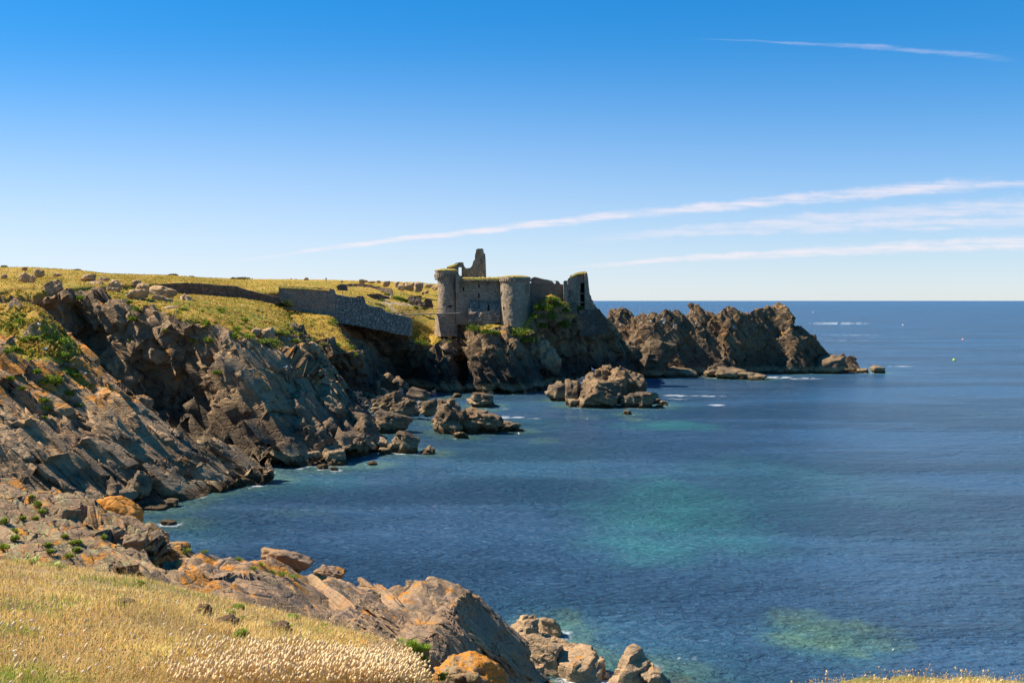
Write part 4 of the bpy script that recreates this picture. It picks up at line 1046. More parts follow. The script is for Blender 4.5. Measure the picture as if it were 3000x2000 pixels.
rock(1945,1187,26,14,'outermost small rock of the far islet',z=0,**I)
rock(1642,1174,84,56,'slanting weed-brown reef at the left of the far islet',z=0,roll=-22,**I)
rock(1682,1180,54,70,'dark notched rock between the slanting reef and the peak',Y=208,**I)
rock(1682,1192,36,24,'brown boulder at the left foot of the blocky front rock',z=0,**I)
g = 'rocks between castle and far islet'
I = dict(group=g, mat=SH, name='shore_rock', cat='rock', rough=.05)
for a in [(1722,1100,50,20,'sunlit flat rock behind the far islet summit',0),(1670,1112,64,34,'split tan rock at the foot of the castle cliff',0),(1680,1090,30,17,'tan mushroom-shaped rock behind the split rock',0),(1614,1110,48,26,'round-topped rock left of the split tan rock',0),(1582,1092,36,28,'pale rock nestled against the castle cliff',0),
          (1590,1112,30,16,'small dark rock at the pale rock foot',0),(1326,1148,40,18,'little brown rock at the cave mouth',0),(1384,1147,72,28,'brown weedy ledge right of the cave mouth',0),(1412,1134,30,46,'upright pointed rock beside the cave',0),(1500,1149,112,48,'big rounded rock at the foot of the castle bluff',-10),
          (1556,1128,40,18,'low rock between bluff and pale rock',0),(1640,1085,26,14,'small stone high on the shore behind the split rock',0),(1765,1095,36,18,'dark rock in the gap before the rocky point',0)]:
    rock(a[0],a[1],a[2],a[3],a[4],z=0.0 if a[1] > 1104 else 1.0,roll=a[5],**I)
for i,(x,y,w,h) in enumerate([(1565,1010,60,44),(1588,1050,66,60),(1610,1085,70,70)]):
    rock(x,y,w,h,['upper rough block','middle rough block','lower rough block'][i] + ' of the buttress below the castle mound',Y=250.5-i,group='buttress blocks below the castle',name='buttress_block',cat='rock',crack=.12,rough=.05)
# -- rocks along the point
g = 'rocks along the rocky point'
I = dict(group=g, name='point_rock', cat='rock', rough=.05)
rock(1838,1088,90,94,'great bluff of rock with green scrub on its left top, at the point root',Y=283,sub=5,mat=M_POINT,depth=.9,k=20,**I)
rock(1922,1092,118,98,'great rounded bluff with a grassy shoulder, right of the first bluff',Y=282,sub=5,mat=M_POINT,depth=.9,k=18,roll=8,**I)
for a in [(1985,1078,46,34,'dark boulder at the right foot of the rounded bluff',0),(2018,1078,70,48,'big peaked boulder below the notch of the point',8),(1962,1066,34,26,'grey block above the dark boulder',0),(1995,1104,140,30,'long tan shelf at the waterline below the peaked boulder',3),(2090,1105,56,22,'square tan rock at the waterline in mid shelf',0),
          (2150,1110,110,34,'striped tan shelf dipping right to the water',6),(2205,1112,90,22,'brown-edged tip of the tan shelf',4),(2270,1093,80,28,'low pale rock apart, right of the tan shelf',0),(2150,1070,62,42,'leaning dark slab lit along its top edge',34),(2208,1068,50,42,'dark wedge rock lit along its left edge',-34),
          (2070,1090,70,30,'rubble mound behind the square tan rock',0),(2120,1092,50,24,'small rubble heap left of the striped shelf',0),(1905,1102,60,12,'low tan rocks awash under the rounded bluff',0),(1870,1100,40,10,'small tan rock awash under the first bluff',0),(2576,1093,44,24,'lone brown rock standing off the tip of the point',0),
          (2530,1092,36,14,'tan rock at the very tip of the point',0),(2436,1094,110,54,'pale-footed rib at the foot of the outer point',-8)]:
    rock(a[0],a[1],a[2],a[3],a[4],z=0 if a[1] > 1088 else 1.5,roll=a[5],mat=SH if a[1] > 1080 and a[0] != 2432 else M_POINT,**I)
rock(1838,1214,26,13,'small dark skerry alone off the far islet',z=0,mat=SH,name='skerry',cat='rock')
# -- near shore bottom
M_NEARB = rock_mat('near_boulder_rock', .45, orange=.05, pale=.15, tidal=False, bright=1.5, tint=(.33,.225,.135))
g = 'boulders at the near shore'
I = dict(group=g, mat=M_NEARB, sub=5, rough=.03, crack=.035)
rock(1538,1888,88,78,'sunlit wedge boulder with a shaded right face at the near shore',z=.3,planes=5,k=40,wedge=[(-.6,-.4,.6,.6),(.5,-.75,.4,.7)],**I)
rock(1612,1862,92,52,'pointed slanting boulder standing out at the water, farthest of the near shore pile',z=0,roll=34,depth=.6,planes=6,**I)
rock(1542,1910,58,48,'grey rounded block under the sunlit wedge boulder',Y=59,**I)
rock(1590,1946,132,76,'large tilted block with a dark streaked right side',Y=58,roll=16,planes=6,k=40,**I)
rock(1606,1888,56,24,'low rounded rock behind the large tilted block',z=0.2,**I)
rock(1592,1868,34,20,'small rock between the wedge and the pointed boulder',z=0.2,**I)
rock(1668,1928,92,40,'striped layered ledge sloping into the water',z=0,roll=24,depth=.6,**I)
rock(1640,1900,70,26,'long pale ledge behind the large tilted block',z=0.2,roll=22,depth=.6,**I)
rock(1690,2030,180,118,'big brown boulder cut by the bottom of the photo',Y=57,**I)
rock(1838,2030,138,124,'pointed tan boulder rising from the foam',z=-.6,planes=6,wedge=[(-.7,-.2,.6,.55),(.65,-.3,.65,.6)],**I)
rock(1920,2020,96,56,'broken tan rock right of the pointed tan boulder',z=-.3,**I)
rock(1905,1958,24,16,'sharp little dark rock poking up behind the broken tan rock',z=0,**I)
rock(1576,1980,48,36,'pale square rock below the large tilted block',Y=56,planes=5,**I)
rock(1552,1952,26,22,'small pale round stone left of the pale square rock',Y=56.5,**I)
rock(1500,1990,110,60,'brown ridge rock below the wedge boulder, at the bottom of the photo',Y=38,roll=24,**I)
rock(1775,1985,20,18,'small round stone left of the pointed tan boulder',z=.1,**I)
# -- the near outcrop and slab
g = 'boulders of the near outcrop'
M_VIVID = rock_mat('vivid_lichen_rock', .26, orange=1.3, pale=.8, tidal=False)
M_ORANGE = rock_mat('orange_lichen_rock', .30, orange=.85, pale=.8, tidal=False, greenish=.3)
I = dict(group=g, rough=.03, crack=.035)
rock(327,1560,160,100,'rounded boulder thickly coated in bright orange lichen',Y=23.4,sub=5,mat=M_VIVID,k=12,roll=14,**I)
rock(438,1645,88,106,'bare brown boulder behind and right of the orange one, over the water',Y=27,sub=5,mat=M_NEAR,k=16,roll=24,**I)
rock(184,1548,98,66,'grey-green lichened boulder left of the orange one',Y=21.6,sub=5,mat=M_NEAR,k=14,**I)
rock(316,1580,76,38,'pale crusted boulder at the foot of the orange one',Y=21.2,sub=5,mat=M_NEAR,k=14,**I)
rock(390,1622,80,62,'rough grey boulder below the bare brown one',Y=21.0,sub=5,mat=M_NEAR,k=14,roll=24,**I)
rock(224,1524,62,54,'orange-flecked block between grey-green and orange boulders',Y=23.2,sub=5,mat=M_SLAB,**I)
g = 'rocks along the lichen slab'
I = dict(group=g, rough=.025, crack=.03, mat=M_SLAB)
rock(1372,2062,240,132,'near boulder blotched with bright orange-yellow lichen at the meadow tip',Y=12.6,sub=5,roll=32,k=9,planes=20,**{**I,'mat':M_ORANGE,'crack':.07,'rough':.05})
rock(1150,2020,260,134,'low grey rock outcrop with orange spots breaking the meadow edge',Y=10.9,sub=5,roll=16,depth=.6,k=10,**{**I,'mat':M_NEAR,'crack':.12,'rough':.06})
rock(1288,1738,104,40,'pale rounded boulder tip pointing left above the slab crest',Y=32.5,sub=5,roll=22,depth=.6,k=14,**{**I,'mat':M_NEARB})
rock(832,1668,166,56,'flat orange-brown block on the slab crest against the water',Y=27.6,sub=5,roll=12,depth=.7,planes=6,k=36,**I)
rock(958,1706,90,44,'knobbly orange-brown block right of the flat block',Y=30,sub=5,roll=18,**I)
rock(1214,1796,120,66,'rust-brown slab tilted steeply on the slab crest',Y=30.5,sub=5,roll=46,depth=.5,planes=6,**I)
rock(500,1632,92,40,'orange-topped hump at the left end of the slab',Y=24.4,sub=5,k=14,**{**I,'mat':M_ORANGE})

# -- long bedrock slabs lying side by side down the ribs and down the near slab
def slab(p0, Y0, p1, Y1, wpx, label, group, mat, thick=.5, up=(-.45, -.35, .85), seed=0, planes=9, crack=.045, lift=.25):
    a, b = P(*p0, Y0), P(*p1, Y1)
    d = b - a; L = np.linalg.norm(d); d /= L
    u = np.array(up); u = u - d * (u @ d); u /= np.linalg.norm(u); w_ = np.cross(d, u)
    W = wpx * (Y0 + Y1) / 2 / F
    v, f = rockshape(3000 + seed, 5, planes, 34, .03, crack)
    lo, hi = v.min(0), v.max(0); v = (v - (lo + hi) / 2) / ((hi - lo) / 2)
    # even out the long profile so that the slab stays thick to its ends
    v = np.sign(v) * np.abs(v) ** np.array((.85, .9, .9))
    v = v[:, 0:1] * d * L / 2 * 1.06 + v[:, 1:2] * w_ * W * .75 + v[:, 2:3] * u * W * thick
    q = v + (a + b) / 2
    g1, g2, r2, o2 = voro(np.stack((q @ d / (W * 1.5), q @ w_ / (W * .5), q @ u / (W * .22)), 1), seed + 9)
    v = v + (u * .6 + w_ * .5) * (W * .09 * (r2[:, 0] * .8 - .9 * (1 - sstep(0, .09, g2 - g1))))[:, None]
    o = mesh_obj('rock_slab', v, f, mat); c = (a + b) / 2 - u * W * (thick - lift)
    o.location = c
    return tag(o, label, 'rock', group)
g = 'long bedrock slabs of the left ribs'
for i, (p0, Y0, p1, Y1, w, lab) in enumerate([
    ((40,1180),108,(228,1425),104,30,'narrow sunlit slab with a straight edge, lowest of the long ribs'), ((120,1195),109.5,(285,1440),105,66,'widest pale slab running steeply down to the water in the middle of the ribs'),
    ((178,1100),114.5,(372,1292),110,46,'slab with an orange-lichened head beside the green tuft'), ((225,1188),111.5,(378,1306),110,40,'slab with a dark blunt front face under the orange-headed slab'),
    ((266,1249),110,(456,1368),110.5,44,'ragged dark-fronted slab above the pale-edged long slab'), ((274,1128),117,(400,1266),114,50,'slab under the big rounded tan boulder'),
    ((412,1350),111,(560,1428),112,50,'broad low slab reaching the water right of the pyramid rock'), ((-10,1080),113,(168,1186),111,40,'orange-crusted slab across the top left of the ribs'),
    ((-20,1240),104.5,(112,1350),103,44,'dark slab at the left frame edge'), ((396,1224),120,(526,1284),119,36,'brown slab at the back of the ribs below the rounded boulder'),
    ((492,1285),117.5,(645,1408),118,44,'last long slab pointing to the tip of the ribs'), ((30,1412),101,(150,1468),101,40,'low slab at the foot of the ribs behind the near outcrop'),
    ((60,1120),112,(205,1215),110,36,'slab with small green tufts on its back'), ((300,1330),107,(430,1440),106.5,40,'slab leaning above the pyramid rock')]):
    slab(p0, Y0, p1, Y1, w, lab, g, M_RIB, seed=i, crack=.07)
g = 'long bedrock slabs of the near shore'
for i, (p0, Y0, p1, Y1, w, lab, m_) in enumerate([
    ((1250,1702),33,(1500,1870),37,46,'outermost long slab above the water on the near slope',M_SLAB), ((1180,1705),31,(1440,1950),29.5,56,'rust-streaked long slab left of the outermost one',M_SLAB),
    ((1030,1700),30,(1255,1880),27.5,50,'brown slab with a cracked crest in the middle of the near slope',M_SLAB), ((1330,1850),26,(1570,2010),37,66,'brown slab under the near shore boulders',M_NEARB)]):
    slab(p0, Y0, p1, Y1, w, lab, g, m_, seed=40 + i, up=(-.3, -.5, .8), thick=.42, crack=.05)

g2 = g
g = 'tilted strata slabs of the near outcrop'
for i, (p0, Y0, p1, Y1, w, lab) in enumerate([((-30,1545),20.5,(150,1672),18.2,40,'tilted slab at the left frame edge of the near outcrop'), ((95,1520),21.8,(270,1650),18.6,34,'dark cracked slab below the samphire tufts'),
    ((150,1580),20.2,(330,1688),17.6,32,'narrow slab dipping to the grass edge in mid outcrop'), ((205,1560),20.8,(400,1680),18,40,'long pale slab below the grey-green boulder'),
    ((285,1600),20.2,(452,1700),17.8,40,'slab ending above the cushion plant at the outcrop corner'), ((20,1640),18.4,(180,1705),16.6,32,'low slab just above the leafy weeds'), ((340,1625),20.4,(468,1690),18.6,44,'last slab beside the lichen slab')]):
    slab(p0, Y0, p1, Y1, w, lab, g, M_NEAR, seed=60 + i, up=(-.35, -.35, .85), thick=.42, crack=.06)

for i, (p0, Y0, p1, Y1, w, lab) in enumerate([((1090,1712),30.5,(1330,1950),22.5,34,'narrow dark-edged slab between the cracked and the rust-streaked slabs'), ((1300,1745),32.5,(1530,1930),36,34,'thin split ledge just below the outermost long slab'), ((1400,1880),28,(1540,2020),31,46,'blunt slab at the bottom of the near slope'),
        ((900,1690),27,(1090,1850),21,36,'grey slab with a straight crack below the orange-brown blocks')]):
    slab(p0, Y0, p1, Y1, w, lab, g2, M_SLAB, seed=80 + i, up=(-.3, -.5, .8), thick=.38, crack=.06)
# ------------------------------------------------------------------ finding the ground that the photo shows at a point
def project(p):
    d = p - np.array([0, 0, CZ]); fw = d[:, 1] * ct - d[:, 2] * st; up = d[:, 1] * st + d[:, 2] * ct
    fw = np.where(fw < .05, .05, fw)
    return 1500 + F * d[:, 0] / fw, 1000 - F * up / fw
_pc = {}
def ground(name, px, py, tol=6):
    G = MEADOW if name == 'meadow' else TERR[name]
    if name not in _pc:
        q = G.reshape(-1, 3); _pc[name] = (q, *project(q))
    q, sx, sy = _pc[name]
    d = np.hypot(sx - px, sy - py)
    m = np.where(d < max(tol, d.min() + .5))[0]
    return q[m[np.argmin(q[m, 1])]]

def tinted(name, rough=.8, trans=.25):
    k = NT(name); c = k.attr('tint', 'Color'); k.base(c, None, rough)
    if trans:
        tr = k.n.new('ShaderNodeBsdfTranslucent'); k.l.new(c, tr.inputs[0]); ms = k.n.new('ShaderNodeMixShader'); ms.inputs[0].default_value = trans
        k.l.new(k.b.outputs[0], ms.inputs[1]); k.l.new(tr.outputs[0], ms.inputs[2]); k.l.new(ms.outputs[0], k.out.inputs[0])
    return k.m
M_BLADE = tinted('grass_blade', .7, .35)
M_HEAD = tinted('seed_head', .9, .3)
g7 = np.random.default_rng(70)

def blades(base, h, w, lean, yaw, tint, bend=.5):
    """n grass blades: 5 points, 3 triangles each"""
    n = len(base)
    a = yaw + math.pi / 2
    side = np.stack((np.cos(a), np.sin(a), np.zeros(n)), 1) * (w / 2)[:, None]
    out = np.stack((np.cos(yaw), np.sin(yaw), np.zeros(n)), 1) * (lean * h)[:, None]
    up = np.stack((np.zeros(n), np.zeros(n), h), 1)
    mid = base + up * .55 + out * .3; tip = base + up * (1 - .25 * lean[:, None] ** 2) + out
    V = np.stack((base - side, base + side, mid - side * .75, mid + side * .75, tip), 1).reshape(-1, 3)
    i = np.arange(n)[:, None] * 5
    Fc = np.concatenate((i + [0, 1, 3], i + [0, 3, 2], i + [2, 3, 4]), 0)
    return V, Fc, np.repeat(tint, 5, 0), tip

# ---- meadow grass
nr_m, nc_m = MEADOW.shape[:2]
N0 = 1500000
ri_, ci_ = g7.uniform(0, nr_m - 1.001, N0), g7.uniform(0, nc_m - 1.001, N0)
i, j = ri_.astype(int), ci_.astype(int); fi, fj = (ri_ - i)[:, None], (ci_ - j)[:, None]
pt = (MEADOW[i, j] * (1 - fi) * (1 - fj) + MEADOW[i + 1, j] * fi * (1 - fj) + MEADOW[i, j + 1] * (1 - fi) * fj + MEADOW[i + 1, j + 1] * fi * fj)
sx, sy = project(pt)
keep = (pt[:, 1] > 3.2) & (sx > -220) & (sx < 3150) & (sy < 2250)
pt, sx, sy = pt[keep], sx[keep], sy[keep]
wgt = np.clip(9.0 / pt[:, 1], .45, 2.0); keep = g7.random(len(pt)) < wgt / wgt.max() * min(1, 260000 / (len(pt) * (wgt / wgt.max()).mean()))
pt, sx, sy = pt[keep], sx[keep], sy[keep]
n1 = fbm(pt / 1.4, 501, 3); n2 = fbm(pt / .5, 502, 3); n3 = fbm(pt / 3.0, 503, 3)
bare = sstep(.10, .30, n1 + .45 * n2 - .10 + .22 * sstep(-5.5, -4, pt[:, 0]) * sstep(11, 14, pt[:, 1]))
keep = g7.random(len(pt)) > bare * .8
pt, n1, n2, n3, sx, sy = pt[keep], n1[keep], n2[keep], n3[keep], sx[keep], sy[keep]
n = len(pt)
green = sstep(.12, .34, n3 + .5 * n2 + .25 * n1)
straw = np.stack((g7.uniform(.50, .78, n),) * 3, 1) * np.array((1.2, .88, .37)); straw *= np.array((1, 1, 1.0)) + g7.normal(0, .05, (n, 3))
gold = np.array((.74, .48, .13)) * g7.uniform(.7, 1.2, (n, 1)); gr = np.array((.22, .28, .04)) * g7.uniform(.7, 1.35, (n, 1)); red = np.array((.42, .20, .10)) * g7.uniform(.7, 1.2, (n, 1))
u = g7.random(n)[:, None]
tint = np.where(u < .52, straw, np.where(u < .86, gold, red))
tint = np.where((g7.random(n) < .10 + .68 * green)[:, None], gr, tint)
tint = tint * (1.0 + .75 * fbm(pt / .9, 507, 3))[:, None].clip(.5, 1.35)
h = g7.uniform(.04, .115, n) * (1 + .9 * n1 + .5 * n2).clip(.35, 2) * np.where(pt[:, 1] < 7, 1.1, 1)
V, Fc, T, tips = blades(pt - (0, 0, .01), h, g7.uniform(.0035, .007, n) * np.clip(pt[:, 1] / 8, .75, 1.6), np.abs(g7.normal(.45, .35, n)).clip(0, 1.3), g7.normal(-.5, 1.3, n), tint)
o = mesh_obj('meadow_grass', V, Fc, M_BLADE, smooth=False, attrs={'tint': np.clip(T, 0, .9)})
tag(o, 'dry golden and green short grass covering the foreground slope', 'grass', kind='stuff')

# ---- seed heads and hare's-tails on stalks
def heads(name, base, hh, length, width, tints, label, sub=1, fuzz=0, stemw=.0022, lean=.35, cat='grass'):
    n = len(base)
    yaw = g7.normal(-.3, 1.2, n); ln = np.abs(g7.normal(lean, .2, n))
    stem_t = np.tile(np.array((.50, .38, .16)), (n, 1)) * g7.uniform(.8, 1.2, (n, 1))
    V, Fc, T, tips = blades(base, hh, np.full(n, stemw) * np.clip(base[:, 1] / 5, 1, 2.2), ln, yaw, stem_t)
    iv, iF = ico(sub)
    m = len(iv)
    ax = np.stack((np.cos(yaw) * np.minimum(ln * 1.3, .9), np.sin(yaw) * np.minimum(ln * 1.3, .9), np.ones(n)), 1); ax /= np.linalg.norm(ax, axis=1, keepdims=True)
    e1 = np.cross(ax, (0.3, 1, .1)); e1 /= np.linalg.norm(e1, axis=1, keepdims=True); e2 = np.cross(ax, e1)
    jit = 1 + (g7.normal(0, .16, (n, m)) if fuzz else g7.normal(0, .08, (n, m)))
    c = tips + ax * (length * .35)[:, None]
    tp = 1 - .25 * iv[:, 2]
    HV = (c[:, None, :] + e1[:, None, :] * (iv[:, 0] * tp)[None, :, None] * (width / 2)[:, None, None] * jit[..., None]
          + e2[:, None, :] * (iv[:, 1] * tp)[None, :, None] * (width / 2)[:, None, None] * jit[..., None]
          + ax[:, None, :] * iv[:, 2][None, :, None] * (length / 2)[:, None, None] * jit[..., None]).reshape(-1, 3)
    HF = (iF[None] + (np.arange(n) * m)[:, None, None]).reshape(-1, 3) + len(V)
    HT = np.repeat(tints, m, 0) * g7.uniform(.82, 1.12, (n * m, 1))
    o = mesh_obj(name, np.concatenate((V, HV)), np.concatenate((Fc, HF)), M_HEAD, smooth=False, attrs={'tint': np.clip(np.concatenate((T, HT)), 0, .95)})
    tag(o, label, cat, kind='stuff')
    return o
cand = pt[(sy < 2060) & (sy > 1640)]; csx, csy = project(cand)
k = g7.random(len(cand)) < .055
b = cand[k]; n = len(b)
heads('seed_heads', b, g7.uniform(.09, .19, n), g7.uniform(.012, .024, n), g7.uniform(.005, .009, n) * np.clip(b[:, 1] / 7, 1, 1.5), np.array((.62, .44, .20)) * g7.uniform(.7, 1.25, (n, 1)), 'small tan seed heads standing all over the dry foreground grass')
pr = .85 * sstep(1930, 1990, csy + 70 * fbm(cand / .8, 520, 2)) * sstep(420, 720, csx) * (1 - sstep(1150, 1260, csx)) * sstep(-.25, .2, fbm(cand / 1.1, 521, 3) + .18) + .008
k = g7.random(len(cand)) < pr * np.clip(.42 * 5 / cand[:, 1], .02, .42)
b = cand[k]; n = len(b)
heads('hare_tail_grass', b, g7.uniform(.12, .22, n), g7.uniform(.026, .038, n), g7.uniform(.015, .020, n), np.array((.98, .76, .44)) * g7.uniform(.75, 1.0, (n, 1)), "fluffy cream-white hare's-tail grass heads massed at the bottom of the meadow", sub=2, fuzz=1, lean=.25)
k = g7.random(len(cand)) < .0022
b = cand[k]; n = len(b)
cc = np.array([(.85, .80, .74), (.75, .60, .06), (.80, .62, .60), (.85, .8, .7)])[g7.integers(0, 4, n)]
heads('wild_flowers', b, g7.uniform(.05, .14, n), g7.uniform(.010, .016, n), g7.uniform(.014, .026, n), cc, 'scattered small white, yellow and pink wild flowers in the grass', cat='flowers')

# ---- rough turf of the headlands: tussocks too many to count
tb, tc_ = [], []
for nm_, cnt in (('plateau', 42000), ('headland', 30000), ('spur', 11000), ('rock_ribs', 9000), ('castle_rock', 6000)):
    q = TERR[nm_].reshape(-1, 3); sx_, sy_ = project(q); vg_ = VEG[nm_]
    ok = np.where((vg_ > .5) & (sx_ > -60) & (sx_ < 1800) & (q[:, 1] < 420) & (q[:, 2] > 6))[0]
    clump = fbm(q[ok] / 2.2, 540, 3); ok = ok[clump > -.02]
    i = g7.choice(ok, cnt); tb.append(q[i] + g7.normal(0, .12, (cnt, 3)) * (1, 1, 0))
tb = np.concatenate(tb); n = len(tb); v_ = fbm(tb / 6, 541, 4) + g7.normal(0, .16, n)
pal = np.array([(.13, .18, .014), (.27, .26, .035), (.50, .32, .065), (.42, .29, .05), (.24, .145, .06)])
tn = pal[np.clip(((v_ + .42) / .84 * 5).astype(int), 0, 4)] * g7.uniform(.7, 1.25, (n, 1))
V, Fc, T, _ = blades(tb - (0, 0, .06), g7.uniform(.12, .42, n), g7.uniform(.10, .30, n), np.abs(g7.normal(.6, .4, n)).clip(0, 1.4), g7.normal(-.6, 1.4, n), tn)
o = mesh_obj('turf_tussocks', V, Fc, M_BLADE, smooth=False, attrs={'tint': np.clip(T, 0, .9)})
tag(o, 'rough golden and green turf tussocks covering the headland and plateau', 'grass', kind='stuff')

# ---- tufts
def tuft(name, c, w, hgt, label, cat, group, cols=((.14, .26, .02), (.26, .36, .04)), nb=260, blade=.05, bw=.006, mound=.5, mat=None, core=False):
    """a plant clump: leaves and shoots spread through a few uneven lobes; core adds the dense cushion body"""
    r = np.random.default_rng(int(abs(c[0] * 131 + c[1] * 71 + c[2] * 17)) % 99991)
    nl = 5
    lc = r.uniform(-1, 1, (nl, 3)) * np.array((w * .36, w * .28, 0)); lr = r.uniform(.35, .8, nl)
    k_ = r.integers(0, nl, nb)
    q = r.normal(size=(nb, 3)); q[:, 2] = np.abs(q[:, 2]); q /= np.linalg.norm(q, axis=1, keepdims=True)
    rad = r.uniform(.35, 1, nb) ** .5
    if core: lc *= .25; lr[:] = .85; rad[:] = .95
    bp = lc[k_] + q * np.array((w * .5, w * .42, hgt * .85)) * (lr[k_] * rad)[:, None]
    tn = np.array(cols[0]) + (np.array(cols[1]) - np.array(cols[0])) * r.beta(1.2, 1.2, (nb, 1)); tn = tn * r.uniform(.65, 1.3, (nb, 1))
    V, Fc, T, _ = blades(bp, r.uniform(.5, 1.2, nb) * blade, np.full(nb, bw) * r.uniform(.6, 1.3, nb), r.uniform(.1, 1.3, nb), np.arctan2(q[:, 1], q[:, 0]) + r.normal(0, .8, nb), tn)
    if core:
        iv, iF = ico(3)
        dv = iv * np.array((w / 2, w / 2 * .85, hgt * .85)) * (.9 + .3 * fbm(iv * 1.3 + c, 530, 3))[:, None]
        T0 = np.tile(np.array(cols[0]), (len(iv), 1)) * r.uniform(.7, 1.2, (len(iv), 1))
        T0 = np.where((iv[:, 2:] < .15), np.array((.10, .07, .035)), T0)
        V, Fc, T = np.concatenate((dv, V)), np.concatenate((iF, Fc + len(iv))), np.concatenate((T0, T))
    o = mesh_obj(name, V, Fc, M_BLADE, smooth=False, attrs={'tint': np.clip(T, 0, .9)})
    o.location = c
    return tag(o, label, cat, group)
g = 'green cushion plants in the meadow'
for px, py, w, hh, lab in [(708,1866,46,28,'largest bright green cushion plant with a brown earth base'),(413,1710,32,18,'bright green cushion plant against the left foot of the lichen slab'),(700,1776,42,16,'green cushion plant at the upper meadow edge under the slab'),(677,1798,38,17,'green cushion plant just below and left of the upper edge one'),
        (712,1812,22,12,'small round cushion plant above the largest one'),(796,1830,30,16,'cushion plant capping a brown earth hummock'),(858,1810,54,22,'wide flat cushion plant beside the slab foot'),(850,1836,20,10,'smallest cushion plant below the wide flat one'),(345,1752,36,18,'dull green tuft above a dark earth hollow'),
        (951,1838,44,20,'yellow-green cushion overhanging a dark hollow'),(1050,1880,36,18,'cushion plant at the lower grass edge before the rock outcrop')]:
    c = ground('meadow', px, py); m = c[1] / F
    tuft('cushion_plant', c, w * m, hh * m, lab, 'plant', g, nb=700, blade=.028, bw=.005, core=True, cols=((.17, .27, .02), (.34, .42, .05)))
g = 'dark earth hummocks in the meadow'
M_EARTH = plain('dark_earth', (.10, .060, .035), .95, .05, 14)
for px, py, w, hh, lab in [(655,1830,80,22,'crumbling dark earth hummock in the middle of the meadow edge'),(590,1800,50,30,'tall dark earth clod with dry stems left of the hummock'),(360,1770,60,16,'dark earth hollow edge below the dull green tuft'),(815,1845,80,20,'brown earth mound under the capped cushion plant'),(95,1785,46,12,'small brown earth scrape near the left edge of the meadow')]:
    c = ground('meadow', px, py); m = c[1] / F
    o = rock(px, py, w, hh, lab, Y=float(c[1]), sub=4, k=8, rough=.10, crack=.1, mat=M_EARTH, name='earth_hummock', cat='earth mound', group=g, sink=.9)
def tufts(terr, pts, name, label, group, blade=.32, bw=.11, nb=230, cols=((.07, .14, .010), (.27, .34, .035)), cat='plant'):
    for px, py, w, hh in pts:
        c = ground(terr, px, py); m = c[1] / F
        tuft(name, c, w * m, hh * m, label, cat, group, cols, nb=nb, blade=blade, bw=bw)
tufts('rock_ribs', [(150,1108,52,26),(165,1122,40,22),(128,1128,36,20),(35,1115,24,16),(62,1138,18,12),(125,1175,26,16),(138,1200,20,12),(20,1040,40,22),(45,1020,30,16),(70,1000,30,18),(180,1040,60,30),(185,1005,50,34),(60,940,40,18),(95,990,36,16),(110,1095,30,18),(225,1098,24,12)],
      'scrub_tuft', 'small bright green tuft growing in the cracks of the left rock ribs', 'green tufts on the left rock ribs')
tufts('headland', [(228,878,26,18),(395,908,30,24),(375,890,20,14),(600,950,26,36),(690,990,30,50),(735,990,36,26),(770,1000,48,22),(795,1006,40,18),(700,965,40,20),(560,1000,28,20),(610,1000,30,22),(840,985,26,16),(865,1000,30,18),(650,905,26,10),(640,1092,30,14),(545,905,30,14),(720,938,30,16),(815,975,24,12),(390,940,24,18)],
      'scrub_tuft', 'green tuft hanging on a ledge of the headland cliff', 'green tufts on the headland cliff')
tufts('castle_rock', [(1400,968,60,36),(1425,975,50,30),(1448,978,36,20),(1515,985,70,34),(1540,1000,60,30),(1530,972,44,24),(1580,910,34,30),(1600,905,40,34),(1625,885,36,20),(1640,900,40,30),(1575,930,30,22),(1660,915,30,22),(1700,905,26,18),(1610,940,50,40),(1640,960,44,40),(1590,965,30,30)],
      'scrub_bush', 'low green scrub bush on the castle rock below the walls', 'green scrub on the castle rock', blade=.5, bw=.20, nb=420, cols=((.05, .10, .012), (.20, .27, .03)), cat='bush')
tufts('spur', [(900,1000,30,16),(978,945,26,18),(990,1010,30,14),(940,1010,26,12),(1030,1015,30,16),(1050,1040,26,14),(1240,1010,40,24),(1225,1000,30,16),(880,985,36,16),(862,960,30,12)],
      'scrub_tuft', 'green tuft along the lip of the grassy spur', 'green tufts on the grassy spur')
tufts('near_outcrop', [(95,1465,26,20),(110,1480,24,26),(125,1498,26,18),(10,1500,30,26),(20,1535,26,26),(35,1560,34,22),(48,1578,26,16),(70,1518,18,10),(105,1516,20,10),(10,1602,28,16),(190,1570,16,8),(215,1588,34,12),(145,1605,20,14),(150,1618,24,10),(205,1628,24,10),(160,1655,16,12),(180,1668,26,12),(300,1576,16,12),(285,1625,20,12),(225,1612,16,14)],
      'rock_samphire', 'small yellow-green samphire tuft rooted in the near outcrop', 'samphire tufts on the near outcrop', blade=.07, bw=.02, nb=260, cols=((.12, .19, .015), (.38, .42, .06)))
tufts('lichen_slab', [(470,1640,40,12),(490,1628,46,14),(510,1618,40,12),(545,1612,30,10),(700,1635,26,12),(745,1664,26,8),(765,1650,26,8),(800,1672,40,12),(825,1680,44,14),(860,1690,40,14),(600,1606,20,8)],
      'turf_tuft', 'strip of green turf in a crevice of the lichen slab', 'turf in the crevices of the lichen slab', blade=.05, bw=.012, nb=260, cols=((.13, .20, .02), (.28, .33, .05)))
for a in [(1188,1895,70,34),(1215,1912,54,34),(1240,1940,40,40),(1240,1905,36,20),(1300,1992,34,40)]:
    tuft('rock_samphire', P(a[0], a[1], 11.0), a[2] * 11 / F, a[3] * 11 / F, 'fleshy bright green samphire clump on the orange-spotted outcrop', 'plant', 'samphire on the orange-spotted outcrop', cols=((.16, .28, .02), (.34, .44, .05)), nb=420, blade=.04, bw=.008)
